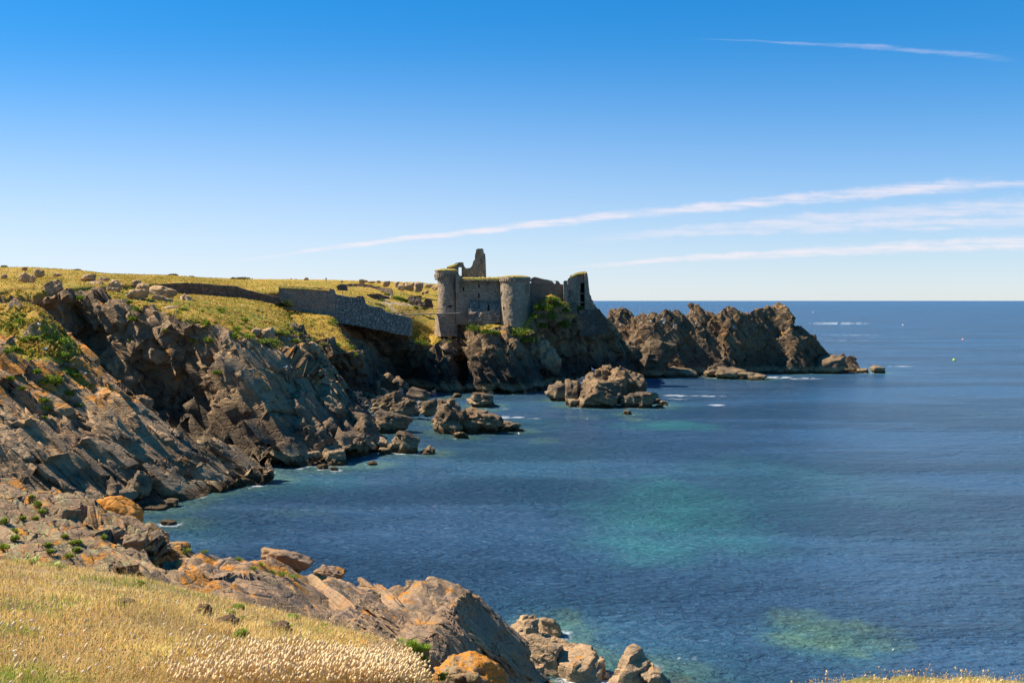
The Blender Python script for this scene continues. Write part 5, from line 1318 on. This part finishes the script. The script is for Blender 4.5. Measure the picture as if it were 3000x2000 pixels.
tufts('plateau', [(1108,838,10,5),(1130,852,30,5),(1140,860,24,6),(1170,872,30,10),(1182,876,26,9),(1210,888,22,10),(1195,880,24,9),(1222,900,14,8),(1245,902,18,7),(1228,866,16,5),(994,838,22,8),(1165,868,20,7),(1125,879,14,6)],
      'scrub_bush', 'low green bush beside the ruined walls before the castle', 'bushes beside the ruined walls', blade=.5, bw=.25, cols=((.06, .12, .012), (.20, .28, .03)), cat='bush')
for px, py, w, hh, lab in [(720,904,60,24,'dark low gorse bush on the turf left of the high retaining wall'),(830,900,46,34,'dark scrub mound at the left foot of the high retaining wall')]:
    c = P(px, py, 215 if px < 800 else 224); tuft('gorse_bush', c, w * c[1] / F, hh * c[1] / F, lab, 'bush', 'gorse bushes', cols=((.035, .055, .015), (.10, .14, .03)), nb=600, blade=.6, bw=.2)
for px, py, w, hh, lab in [(15,785,18,6,'dark low bush on the far left skyline'),(225,795,20,6,'dark low bush on the skyline left of the sunken wall'),(505,808,30,6,'low dark bush on the skyline above the sunken wall'),(696,818,70,8,'long dark heathery hump on the skyline behind the retaining wall'),(560,813,14,4,'tiny bush on the skyline right of the low dark one')]:
    c = P(px, py, 300 if px < 400 else 400); tuft('skyline_bush', c, w * c[1] / F, hh * c[1] / F * 1.2, lab, 'bush', 'bushes on the plateau skyline', cols=((.05, .06, .02), (.14, .13, .04)), nb=420, blade=.5, bw=.35)

def scatter(terr, n, name, label, group, zmin, wpx, seed, umin=.35, **k):
    r = np.random.default_rng(seed); G = TERR[terr]; N = gridnormals(G)
    if N[..., 2].mean() < 0: N = -N
    q, nn = G.reshape(-1, 3), N.reshape(-1, 3); sx_, sy_ = project(q)
    ok = np.where((q[:, 2] > zmin) & (nn[:, 2] > umin) & (nn[:, 2] < .93) & (sx_ > 0) & (sx_ < 3000) & (fbm(q / 4, seed + 1, 3) > -.02) & (nn[:, 1] < .35))[0]
    for i in r.choice(ok, min(n, len(ok)), replace=False):
        w = r.uniform(.5, 1.3) * wpx * q[i, 1] / F
        tuft(name, q[i], w, w * r.uniform(.3, .55), label, 'plant', group, **k)
K_ = dict(blade=.26, bw=.10, nb=120, cols=((.07, .13, .010), (.28, .32, .035)))
scatter('headland', 75, 'ledge_tuft', 'small grass tuft on a ledge of the headland cliff', 'grass tufts on the headland ledges', 9, 20, 801, **K_)
scatter('rock_ribs', 50, 'ledge_tuft', 'small grass tuft on a ledge of the left rock ribs', 'grass tufts on the rib ledges', 9, 17, 802, **K_)
scatter('castle_rock', 45, 'ledge_tuft', 'small grass tuft on a ledge of the castle rock', 'grass tufts on the castle rock ledges', 8, 14, 803, **K_)
scatter('spur', 30, 'ledge_tuft', 'small grass tuft on the spur and its shaded cliff', 'grass tufts on the spur', 8, 13, 804, **K_)
scatter('rocky_point', 14, 'ledge_tuft', 'small grass tuft on the crest of the rocky point', 'grass tufts on the rocky point', 15, 8, 805, **K_)

# ---- thistle-like plants at the meadow edge
M_LEAF = tinted('plant_leaf', .6, .3)
def weed(c, hgt, spread, nst, label, seed):
    r = np.random.default_rng(seed)
    root = empty('sea_holly', c, label, 'plant', 'leafy weeds at the meadow edge')
    for s_ in range(nst):
        az = r.uniform(0, 6.28); ln = r.uniform(.05, .5) * spread; hh = hgt * r.uniform(.6, 1)
        t = np.linspace(0, 1, 7)[:, None]
        sp = np.array((math.cos(az) * ln, math.sin(az) * ln, 0)) * t ** 1.5 + np.array((0, 0, hh)) * t
        V, Fc, T = [], [], []
        for a in range(6):
            for q in range(4):
                an = q * math.pi / 2; V.append(sp[a] + np.array((math.cos(an), math.sin(an), 0)) * .006)
            if a: 
                b0 = len(V) - 8
                for q in range(4): Fc += [(b0 + q, b0 + (q + 1) % 4, b0 + 4 + (q + 1) % 4), (b0 + q, b0 + 4 + (q + 1) % 4, b0 + 4 + q)]
        o = mesh_obj('stem', np.array(V), np.array(Fc), M_LEAF, root, attrs={'tint': np.tile((.22, .30, .08), (len(V), 1))})
        nb = 46
        tt = r.uniform(.1, 1, nb); bp = np.stack([np.interp(tt, t[:, 0], sp[:, k_]) for k_ in range(3)], 1)
        tn = np.array((.24, .34, .07)) + (np.array((.48, .55, .18)) - np.array((.24, .34, .07))) * (tt[:, None] ** 2) ; tn *= r.uniform(.75, 1.2, (nb, 1))
        V, Fc, T, _ = blades(bp, r.uniform(.05, .11, nb), r.uniform(.015, .03, nb), r.uniform(.6, 1.5, nb), r.uniform(0, 6.28, nb), tn)
        mesh_obj('leaves', V, Fc, M_LEAF, root, smooth=False, attrs={'tint': T})
    return root
weed(P(88, 1684, 16.2), .36, .5, 7, 'tall pale green leafy weed standing at the left meadow edge', 1)
weed(P(122, 1690, 16.0), .16, .7, 6, 'low dark green leafy weed right of the tall pale one', 2)
weed(P(155, 1682, 16.2), .17, .6, 6, 'spreading light green weed against the outcrop foot', 3)

# ---- dried thrift on the turf at the lower right
g = 'dried thrift stems at the lower right'
mat_ = mesh_obj
tm = np.random.default_rng(9)
o = None
for k_, (px, py, w, hh) in enumerate([(2560,2012,160,22),(2660,2010,120,34),(2730,2012,150,26),(2860,2014,200,18),(2960,2016,120,16),(2500,2014,110,16)]):
    tuft('turf_cushion', P(px, py, 11), w * 11 / F, hh * 11 / F, 'low lichen-pale turf cushion on the lower right edge', 'plant', 'turf cushions on the lower right edge', cols=((.22, .22, .05), (.55, .48, .22)), nb=420, blade=.035, bw=.006, core=True)
M_STEM = plain('thrift_stem', (.34, .22, .10)); M_THRIFT = plain('thrift_head', (.55, .33, .20), .9, .004, 200)
proto = None
for (bx, by, tx, ty) in [(2423,2004,2419,1985),(2471,2000,2466,1985),(2580,1996,2575,1953),(2595,1990,2592,1961),(2618,1992,2616,1964),(2632,1988,2635,1965),(2660,1984,2655,1964),(2672,1984,2674,1960),(2690,1992,2725,1945),(2710,1990,2714,1958),(2726,1986,2729,1962),(2740,1990,2747,1980),(2830,1994,2830,1960),(2838,1992,2844,1968),(2852,1990,2852,1977),(2866,1992,2895,1962),(2800,1994,2805,1982),(2887,1998,2887,1986),(2908,2000,2908,1990)]:
    A_, B_ = P(bx, by + 6, 11.0 + tm.uniform(-.1, .1)), P(tx, ty, 11.0)
    root = empty('thrift_plant', A_, 'dried brown thrift flower head on a thin stem against the sea', 'flower', g)
    dv_ = B_ - A_; t = np.linspace(0, 1, 5)[:, None]; sp = dv_ * t + np.array((.01, 0, 0)) * np.sin(t * 3.1)
    V, Fc = [], []
    for a in range(5):
        for q in range(4): V.append(sp[a] + np.array((math.cos(q * 1.57), math.sin(q * 1.57), 0)) * .0022)
        if a:
            b0 = len(V) - 8
            for q in range(4): Fc.append((b0 + q, b0 + (q + 1) % 4, b0 + 4 + (q + 1) % 4, b0 + 4 + q))
    mesh_obj('stem', np.array(V), np.array(Fc), M_STEM, root)
    iv, iF = ico(2); hv = iv * np.array((.008, .008, .0105)) * (1 + tm.normal(0, .1, (len(iv), 1))) + dv_
    mesh_obj('flower_head', hv, iF, M_THRIFT, root)

# ---- gulls
M_GULL = plain('gull_white', (.80, .80, .79), .7, .002, 30); M_GULLW = plain('gull_wing_grey', (.30, .32, .34), .7, .002, 30); M_BEAK = plain('gull_beak', (.70, .45, .05), .5)
def rings(spine, rad, nseg=12, squash=1.0):
    V, Fc = [], []
    for a, (s_, r_) in enumerate(zip(spine, rad)):
        s_ = np.array(s_, float); d_ = np.array(spine[min(a + 1, len(spine) - 1)], float) - np.array(spine[max(a - 1, 0)], float); d_ /= np.linalg.norm(d_)
        e = np.cross(d_, (0, 1, 0.0)); e /= np.linalg.norm(e) + 1e-9; f_ = np.cross(d_, e)
        for q in range(nseg):
            an = 2 * math.pi * q / nseg; V.append(s_ + e * r_ * math.cos(an) + f_ * r_ * squash * math.sin(an))
        if a:
            b0 = (a - 1) * nseg
            for q in range(nseg): Fc.append((b0 + q, b0 + (q + 1) % nseg, b0 + nseg + (q + 1) % nseg, b0 + nseg + q))
    Fc.append(tuple(range(nseg - 1, -1, -1))); Fc.append(tuple(len(V) - nseg + q for q in range(nseg)))
    return np.array(V), Fc
def gull(c, yaw, label, swim=False, s=1.0):
    root = empty('gull', c, label, 'bird', 'gulls on the rocks and water'); root.rotation_euler = (0, 0, yaw); root.scale = (s, s, s)
    z0 = .03 if swim else .16
    V, Fc = rings([(-.30, 0, z0 + .10), (-.24, 0, z0 + .10), (-.10, 0, z0 + .09), (.04, 0, z0 + .10), (.13, 0, z0 + .15), (.165, 0, z0 + .22), (.185, 0, z0 + .27), (.21, 0, z0 + .285), (.235, 0, z0 + .28)], [.012, .035, .085, .095, .07, .042, .045, .042, .02], 12)
    mesh_obj('body', V, Fc, M_GULL, root)
    for sg in (-1, 1):
        V, Fc = rings([(.07, sg * .075, z0 + .13), (-.02, sg * .088, z0 + .13), (-.14, sg * .075, z0 + .125), (-.27, sg * .03, z0 + .125), (-.36, sg * .012, z0 + .12)], [.02, .055, .05, .03, .006], 8, .35)
        mesh_obj('wing', V, Fc, M_GULLW, root)
        if not swim:
            V, Fc = rings([(.0, sg * .03, z0 + .03), (.005, sg * .03, .08), (.0, sg * .03, -.02)], [.008, .006, .006], 6)
            mesh_obj('leg', V, Fc, M_BEAK, root)
    V, Fc = rings([(.235, 0, z0 + .28), (.27, 0, z0 + .275), (.295, 0, z0 + .262)], [.016, .011, .003], 6)
    mesh_obj('beak', V, Fc, M_BEAK, root)
for terr, px, py, yaw, lab in [('rock_ribs',140,1022,.3,'white gull with grey wings standing on a leaning slab of the green slope'),('rock_ribs',255,1096,1.2,'white gull standing on the orange-crusted rib below the dark gully'),('rock_ribs',108,951,2.5,'small white gull high on the green slope at the left'),
        ('headland',375,863,3.0,'white gull at rest beside the larger twin tilted boulder'),('headland',585,869,.4,'white gull on the turf below the sunken wall'),('headland',712,892,2.8,'white gull beside the dark gorse bush'),('headland',845,1077,.2,'white gull perched on the seaward shoulder of the headland'),('headland',856,996,3.4,'gull standing by the scrub near the headland skyline')]:
    gull(ground(terr, px, py, 10) + (0, 0, .05), yaw, lab, s=1.1)
for px, py, yaw, lab in [(1719,1231,.3,'white gull floating on the water before the far islet'),(1520,1273,2.0,'white gull floating off the right tip of the near islet'),(2616,1905,1.0,'white gull floating far out over the pale reef at the lower right')]:
    gull(P(px, py, z=0.0), yaw, lab, swim=True, s=1.1 if py < 1800 else .35)

# ---- buoys and the yellow float
def buoy(px, py, c, label, s=1.0):
    p = P(px, py, z=0.0); root = empty('buoy', p, label, 'buoy', 'buoys on the sea')
    m = plain('buoy_paint', c, .45); iv, iF = ico(3)
    mesh_obj('float', iv * np.array((.42, .42, .5)) * s + (0, 0, .2 * s), iF, m, root)
    V, Fc = rings([(0, 0, .6 * s), (.01, 0, 1.3 * s)], [.04 * s, .03 * s], 8); mesh_obj('stick', V, Fc, M_DARK, root)
buoy(2795, 1056, (.55, .80, .05), 'yellow-green buoy on the sea at the right', 1.1)
buoy(2821, 996, (.85, .38, .40), 'pink buoy farther out, beyond the yellow-green one', 1.4)
buoy(2645, 953, (.85, .85, .82), 'white buoy on the open sea near the horizon', 1.5)
buoy(2382, 916, (.85, .85, .80), 'white buoy just right of the summit of the rocky point', 2.2)
p = P(1281, 1257, z=0.0); V, Fc = rings([(-.45, 0, .05), (-.3, 0, .10), (0, 0, .14), (.3, 0, .20), (.45, 0, .26)], [.02, .10, .13, .10, .03], 10)
o = mesh_obj('yellow_float', V, Fc, plain('yellow_plastic', (.75, .85, .02), .4)); o.location = p
tag(o, 'bright yellow float washed against the left side of the near islet', 'float')
rock(1114, 1194, 24, 8, 'single bright white stone among the beach rubble', z=.6, sub=3, k=12, mat=plain('white_stone', (.75, .74, .68)), name='white_stone', cat='stone')

# ---- distant walker
def person(c, label):
    me = bpy.data.meshes.new('person')
    j = [(0,0,.95),(0,0,1.2),(0,.01,1.42),(0,.01,1.52),(0,-.01,1.66),(.09,0,.9),(.10,-.02,.5),(.10,.02,.06),(.10,-.14,.03),(-.09,0,.9),(-.11,.05,.5),(-.11,.10,.06),(-.11,-.06,.03),(.19,0,1.40),(.24,.02,1.12),(.24,-.08,.90),(-.19,0,1.40),(-.24,.02,1.12),(-.24,-.08,.90)]
    e = [(0,1),(1,2),(2,3),(3,4),(0,5),(5,6),(6,7),(7,8),(0,9),(9,10),(10,11),(11,12),(2,13),(13,14),(14,15),(2,16),(16,17),(17,18)]
    rd = [.15,.14,.15,.06,.11,.10,.065,.05,.04,.10,.065,.05,.04,.065,.05,.04,.065,.05,.04]
    me.from_pydata(j, e, []); o = bpy.data.objects.new('person', me); col.objects.link(o)
    sm = o.modifiers.new('skin', 'SKIN'); 
    for v, r_ in zip(me.skin_vertices[0].data if me.skin_vertices else [], rd): v.radius = (r_, r_)
    o.modifiers.new('sub', 'SUBSURF').levels = 2; o.modifiers['sub'].render_levels = 2
    me.materials.append(plain('dark_clothes', (.10, .08, .10))); o.location = c
    iv, iF = ico(2); mesh_obj('backpack', iv * np.array((.17, .13, .26)) + (-.16, .1, 1.2), iF, plain('grey_pack', (.30, .32, .34)), o)
    iv2 = iv * np.array((.115, .125, .12)) + (0, .01, 1.72); mesh_obj('hair', iv2, iF, plain('dark_hair', (.05, .035, .03)), o)
    if not me.skin_vertices:
        bm = bmesh.new(); bm.from_mesh(me); ly = bm.verts.layers.skin.verify()
        for v, r_ in zip(bm.verts, rd): v[ly].radius = (r_, r_); v[ly].use_root = (v.index == 0)
        bm.to_mesh(me); bm.free()
    return tag(o, label, 'person')
gp = ground('plateau', 955, 822, 4)
person(np.array((gp[0], gp[1], gp[2])), 'distant person in dark clothes with a grey pack standing on the plateau skyline')
# ------------------------------------------------------------------ sea
def sea_mat():
    k = NT('sea_water'); p = k.pos()
    sh = k.attr('shallow'); rk = k.attr('reef'); fm = k.attr('foam')
    c = k.mix(k.noise(p, .012, 4), (.017, .064, .136), (.038, .106, .192))
    c = k.mix(sh, c, (.032, .19, .195))
    c = k.mix(k.math('MULTIPLY', rk, k.rng(k.noise(p, .5, 4), .2, .7, .5, 1)), c, k.mix(k.rng(k.noise(p, .25, 4), .60, .74), (.105, .20, .13), (.10, .085, .045)))
    c = k.mix(fm, c, (.80, .82, .82))
    w1 = k.noise(k.map(p, (.5, 1, 1), (0, 0, R(16))), .5, 4, .6)
    w2 = k.noise(k.map(p, (.6, 1, 1), (0, 0, R(24))), 1.7, 5, .62, .4)
    w3 = k.noise(k.map(p, (.45, 1, 1), (0, 0, R(8))), .09, 3, .5)
    h = k.math('ADD', k.math('MULTIPLY', w1, .75), k.math('ADD', k.math('MULTIPLY', w2, .80), k.math('MULTIPLY', w3, .9)))
    k.b.inputs['IOR'].default_value = 1.33
    k.b.inputs['Specular IOR Level'].default_value = 0.36
    r = k.rng(fm, 0, 1, .27, .8)
    return k.base(c, k.bump(k.math('MULTIPLY', h, k.rng(k.noise(k.map(p, (.5, 1.6, 1), (0, 0, R(10))), .022, 5, .62), .38, .62, .4, 1.35)), 2.4, 1.0), r)
M_SEA = sea_mat()
ys = np.concatenate((np.geomspace(20, 900, 620), np.geomspace(950, 60000, 60)))
xs = np.concatenate((np.linspace(-1.6, -.62, 12), np.linspace(-.6, .6, 640), np.linspace(.62, 1.6, 12)))
YY, XX = np.meshgrid(ys, xs, indexing='ij')
ps = np.stack((XX * YY, YY, np.zeros_like(XX)), -1).reshape(-1, 3)
d = ps - np.array([0, 0, CZ]); fw = d[:, 1] * ct - d[:, 2] * st; upc = d[:, 1] * st + d[:, 2] * ct
# patches of the sea bed and of white water, placed on the water by where they lie in plan
def plan(px, py): q = P(px, py, z=0); return q[0], q[1]
def blob(px, py, wpx, hpx, rot=0.0):
    """soft plan-view ellipse: size given by its outline on the water"""
    cx, cy = plan(px, py); ex = abs(plan(px + wpx, py)[0] - cx); ey = (plan(px, py - hpx)[1] - plan(px, py + hpx)[1]) / 2
    dx, dy = ps[:, 0] - cx, ps[:, 1] - cy
    c_, s_ = math.cos(rot), math.sin(rot)
    dx, dy = dx * c_ + dy * s_, -dx * s_ + dy * c_
    return np.sqrt((dx / ex) ** 2 + (dy / ey) ** 2)
near = ps[:, 1] < 700
nA = fbm(ps / 14, 401, 4); nB = fbm(ps / 4, 402, 4); nC = fbm(ps / 1.3, 403, 4)
shallow = np.zeros(len(ps)); reef = np.zeros(len(ps)); foam = np.zeros(len(ps))
for (px, py, w, h, a) in [(1960,1490,340,130,.8),(1880,1600,240,75,.7),(2300,1420,500,130,.30),(1500,1350,600,110,.16),(1950,1245,170,22,.75),(900,1420,240,60,.30),(560,1560,200,60,.28),(1500,1250,220,40,.25),
                           (1640,1840,90,60,.6),(1830,1960,320,70,.45),(2400,1880,220,80,.45),(1320,1150,150,14,.35)]:
    r = blob(px, py, w, h) + .8 * nA + .3 * nB
    shallow = np.maximum(shallow, a * (1 - sstep(.0, 1.1, r)))
for (px, py, w, h, a) in [(2420,1855,230,72,1.1),(2330,1820,120,45,.9),(1660,1815,75,42,.8),(1700,1880,60,30,.55),(1985,1985,80,30,.9),(2040,1965,60,22,.6),(1940,1985,50,30,.8),(1340,1265,70,10,.5),(1590,1290,80,14,.5),(1860,1228,55,7,.9),
                           (520,1490,90,14,.6),(560,1530,110,16,.35),(1440,1200,60,7,.5),(450,1470,80,9,.9),(1720,1222,90,7,.35),(860,1500,120,20,.25)]:
    r = blob(px, py, w, h) + .75 * nB + .45 * nC
    reef = np.maximum(reef, a * .8 * (1 - sstep(.3, 1.05, r)))
for (px, py, w, h, a, th) in [(2040,1160,105,2.2,.9,.08),(1975,1158,40,3,.8,.0),(2000,1168,60,2.2,.6,.08),(2330,1108,95,4,.6,.1),(2280,1105,50,3,.9,.02),(2640,1073,45,1.2,.8,.05),(2450,947,130,1.0,.8,-.05),(2560,946,120,.8,.45,.0),(2500,982,110,.8,.5,.0),(2480,997,100,.7,.4,.0),
                               (1810,1930,120,9,1,.12),(1960,1925,90,10,.9,.18),(1760,1935,55,5,1,.0),(2010,1880,90,10,.7,.24),(1850,1850,110,14,.6,.26),(1505,1222,40,3,.7,.05),(1560,1225,30,2,.6,.05),(1870,1112,80,2.4,.7,.05),(1700,1118,60,2,.5,.1),(2100,1186,30,2.4,.8,.0),
                               (1480,1222,30,4,.9,.0),(1430,1135,90,1.6,.4,.1),(1980,1108,180,1.3,.7,0),(1450,1197,50,1.5,.5,.1),(2535,1092,14,2,.9,0)]:
    r = blob(px, py, w, h)
    f = sstep(th + .02, th + .10, nC + .10 * nB) if py > 1700 else sstep(-.22 + th, .12 + th, nC * .6 + nB)
    foam = np.maximum(foam, a * (1 - sstep(.4, 1.0, r)) * f)
# the fringe of the shore: distance from the nearest rock standing at the waterline
from mathutils.kdtree import KDTree
sp_ = [G.reshape(-1, 3)[np.abs(G.reshape(-1, 3)[:, 2]) < .35] for G in TERR.values()]
for ob in list(col.objects):
    if ob.type == 'MESH' and ob.get('category') in ('boulder', 'rock', 'stone') and ob.location.z < 6 and ob.location.y > 40:
        v_ = np.empty(len(ob.data.vertices) * 3, np.float32); ob.data.vertices.foreach_get('co', v_); v_ = v_.reshape(-1, 3) + np.array(ob.location)
        sp_.append(v_[np.abs(v_[:, 2]) < .3])
sp_ = np.concatenate(sp_); sp_ = sp_[::max(1, len(sp_) // 25000)]
kd = KDTree(len(sp_))
for i_, q in enumerate(sp_): kd.insert((q[0], q[1], 0), i_)
kd.balance()
shd = np.full(len(ps), 99.0)
for i_ in np.where((ps[:, 1] < 340) & (np.abs(ps[:, 0]) < 160))[0]: shd[i_] = kd.find((ps[i_, 0], ps[i_, 1], 0))[2]
reef = np.maximum(reef, .62 * (1 - sstep(.3, 4.5, shd + 3.0 * nB + 1.2 * nC)))
shallow = np.maximum(shallow, .16 * (1 - sstep(1, 12, shd + 5 * nA)))
ring = (1 - sstep(.2, .9, shd + .4 * nC)) * sstep(-.08, .12, nB + .5 * nA) * sstep(-.12, .15, nC)
foam = np.maximum(foam, .85 * ring)
o = mesh_obj('sea', ps, gridfaces(len(ys), len(xs)), M_SEA, attrs={'shallow': shallow, 'reef': reef, 'foam': foam})
o['kind'] = 'structure'

# ------------------------------------------------------------------ sky, sun, camera
EL, AZ = 48.0, 12.0      # sun: left of the view, a little ahead
sd = Vector((-math.cos(R(AZ)) * math.cos(R(EL)), math.sin(R(AZ)) * math.cos(R(EL)), math.sin(R(EL))))
world = bpy.data.worlds.new('World'); scene.world = world; world.use_nodes = True
wt = world.node_tree; wn, wl = wt.nodes, wt.links
bg = wn['Background']; bg.inputs['Strength'].default_value = 0.078
sky = wn.new('ShaderNodeTexSky'); sky.sky_type = 'NISHITA'; sky.sun_disc = False
sky.sun_elevation = R(EL); sky.sun_rotation = math.atan2(sd.x, sd.y)
sky.air_density = 1.0; sky.dust_density = 0.1; sky.ozone_density = 2.2; sky.altitude = 0
hs = wn.new('ShaderNodeHueSaturation'); hs.inputs['Saturation'].default_value = 1.42; hs.inputs['Value'].default_value = 1.0
tint = wn.new('ShaderNodeMix'); tint.data_type = 'RGBA'; tint.blend_type = 'MULTIPLY'; tint.inputs[0].default_value = 1
pre = wn.new('ShaderNodeVectorMath'); pre.operation = 'SCALE'; pre.inputs[3].default_value = 1 / 8; wl.new(sky.outputs[0], pre.inputs[0])
gm = wn.new('ShaderNodeGamma'); gm.inputs[1].default_value = .72; wl.new(pre.outputs[0], gm.inputs[0])
post = wn.new('ShaderNodeVectorMath'); post.operation = 'SCALE'; post.inputs[3].default_value = 6.6; wl.new(gm.outputs[0], post.inputs[0])
wl.new(post.outputs[0], tint.inputs[6]); TINT = tint
wl.new(tint.outputs[2], hs.inputs['Color'])
HZ = wn.new('ShaderNodeMix'); HZ.data_type = 'RGBA'; wl.new(hs.outputs[0], HZ.inputs[6]); HZ.inputs[7].default_value = (5.6, 6.1, 6.9, 1)
# long cirrus streaks, drawn in directions of the sky
geo = wn.new('ShaderNodeTexCoord'); sp = wn.new('ShaderNodeSeparateXYZ'); wl.new(geo.outputs['Generated'], sp.inputs[0])
def wm(op, a, b=0.0, c=None, clamp=False):
    x = wn.new('ShaderNodeMath'); x.operation = op; x.use_clamp = clamp
    for i, v in enumerate((a, b, c)):
        if v is None: continue
        if isinstance(v, bpy.types.NodeSocket): wl.new(v, x.inputs[i])
        else: x.inputs[i].default_value = v
    return x.outputs[0]
yy = wm('MAXIMUM', sp.outputs[1], .02)
U = wm('DIVIDE', sp.outputs[0], yy); W = wm('DIVIDE', sp.outputs[2], yy)     # tangents of bearing and of height
hz = wn.new('ShaderNodeMapRange'); wl.new(W, hz.inputs[0]); hz.inputs[1].default_value = 0; hz.inputs[2].default_value = .26
hz.interpolation_type = 'SMOOTHSTEP'
tc_ = wn.new('ShaderNodeMix'); tc_.data_type = 'RGBA'; wl.new(hz.outputs[0], tc_.inputs[0]); tc_.inputs[6].default_value = (.78, .88, 1.10, 1); tc_.inputs[7].default_value = (.70, .86, 1.07, 1)
wl.new(tc_.outputs[2], TINT.inputs[7])
cb = wn.new('ShaderNodeCombineXYZ'); wl.new(U, cb.inputs[0]); wl.new(W, cb.inputs[1])
def wnoise(sx, sy, scale, detail=6, rough=.6, rot=-.11):
    mp = wn.new('ShaderNodeMapping'); wl.new(cb.outputs[0], mp.inputs[0]); mp.inputs['Scale'].default_value = (sx, sy, 1); mp.inputs['Rotation'].default_value = (0, 0, rot)
    x = wn.new('ShaderNodeTexNoise'); wl.new(mp.outputs[0], x.inputs['Vector']); x.inputs['Scale'].default_value = scale
    x.inputs['Detail'].default_value = detail; x.inputs['Roughness'].default_value = rough
    return x.outputs[0]
nz1 = wnoise(1, 1, 9, 5); nz2 = wnoise(1, 12, 14, 8, .7); nz3 = wnoise(1, 2, 40, 4, .6)
def mr(v, a, b, c, d):
    x = wn.new('ShaderNodeMapRange'); x.interpolation_type = 'SMOOTHSTEP'
    wl.new(v, x.inputs[0])
    for i, q in enumerate((a, b, c, d)): x.inputs[i + 1].default_value = q
    return x.outputs[0]
def uv(px, py):
    d = P(px, py, Y=1.0) - np.array((0, 0, CZ)); return d[0], d[2]
hz2 = mr(W, 0.0, .30, 1, 0); hzl = mr(U, -.7, .6, 1, .45)
wl.new(wm('MULTIPLY', wm('MULTIPLY', wm('POWER', hz2, 1.3), hzl), .58), HZ.inputs[0])
cloud = None
def streak(p0, p1, curve, wid0, wid1, amp, fade0, fade1, wob=.008, ragged=.8):
    """a streak from p0 to p1 (sky directions of those points of the picture), its half-width growing from wid0 to wid1"""
    global cloud
    (u0, w0), (u1, w1) = uv(*p0), uv(*p1)
    t = wm('DIVIDE', wm('SUBTRACT', U, u0), u1 - u0)
    line = wm('ADD', wm('MULTIPLY', t, w1 - w0), w0)
    line = wm('ADD', line, wm('MULTIPLY', wm('MULTIPLY', t, wm('SUBTRACT', 1.0, t)), curve))
    line = wm('ADD', line, wm('MULTIPLY', wm('SUBTRACT', nz1, .5), wob))
    dist = wm('ABSOLUTE', wm('SUBTRACT', W, line))
    wd = wm('ADD', wm('MULTIPLY', t, wid1 - wid0), wid0)
    r = wm('DIVIDE', dist, wm('MAXIMUM', wd, .0004))
    r = wm('ADD', r, wm('MULTIPLY', wm('SUBTRACT', nz3, .5), ragged * 1.6))
    m = wm('MULTIPLY', mr(r, .15, 1.15, 1, 0), wm('MULTIPLY', mr(t, 0, fade0, 0, 1), mr(t, 1 - fade1, 1.0, 1, 0)))
    m = wm('MULTIPLY', m, mr(nz2, .30, .62, .15, 1))
    m = wm('MULTIPLY', m, amp)
    cloud = m if cloud is None else wm('MAXIMUM', cloud, m)
streak((560, 782), (2960, 533), .028, 0.0016, .0085, .72, .25, .10)
streak((1600, 715), (3300, 585), .012, .005, .013, .48, .3, .02, .01, .9)
streak((1700, 690), (3300, 640), .004, .004, .010, .45, .3, .02, .008, 1.0)
streak((1560, 790), (3200, 705), .014, .0018, .0095, .68, .25, .02)
streak((2840, 545), (3300, 520), 0, .004, .005, .5, .05, .02)
streak((1980, 112), (3000, 178), .012, .0005, .004, .20, .3, .15)
streak((2420, 130), (2660, 142), 0, .002, .003, .22, .3, .3)
mixc = wn.new('ShaderNodeMix'); mixc.data_type = 'RGBA'; wl.new(cloud, mixc.inputs[0]); wl.new(HZ.outputs[2], mixc.inputs[6])
mixc.inputs[7].default_value = (6.7, 5.95, 6.2, 1)
wl.new(mixc.outputs[2], bg.inputs['Color'])

sun = bpy.data.objects.new('sun', bpy.data.lights.new('sun', 'SUN')); col.objects.link(sun)
sun.data.energy = 5.0; sun.data.angle = R(.53); sun.data.color = (1, .90, .74)
sun.rotation_euler = sd.to_track_quat('Z', 'Y').to_euler(); sun.location = (0, 0, 60)
cd = bpy.data.cameras.new('camera'); cam = bpy.data.objects.new('camera', cd); col.objects.link(cam)
cd.sensor_width = 36; cd.lens = F / 3000 * 36; cd.clip_end = 100000; cd.clip_start = .05
cam.location = (0, 0, CZ); cam.rotation_euler = (R(90) - TH, 0, 0)
scene.camera = cam
vs = scene.view_settings; vs.view_transform = 'Standard'; vs.look = 'None'; vs.gamma = 1; vs.exposure = 0.95; vs.use_curve_mapping = False
scene.cycles.use_adaptive_sampling = True
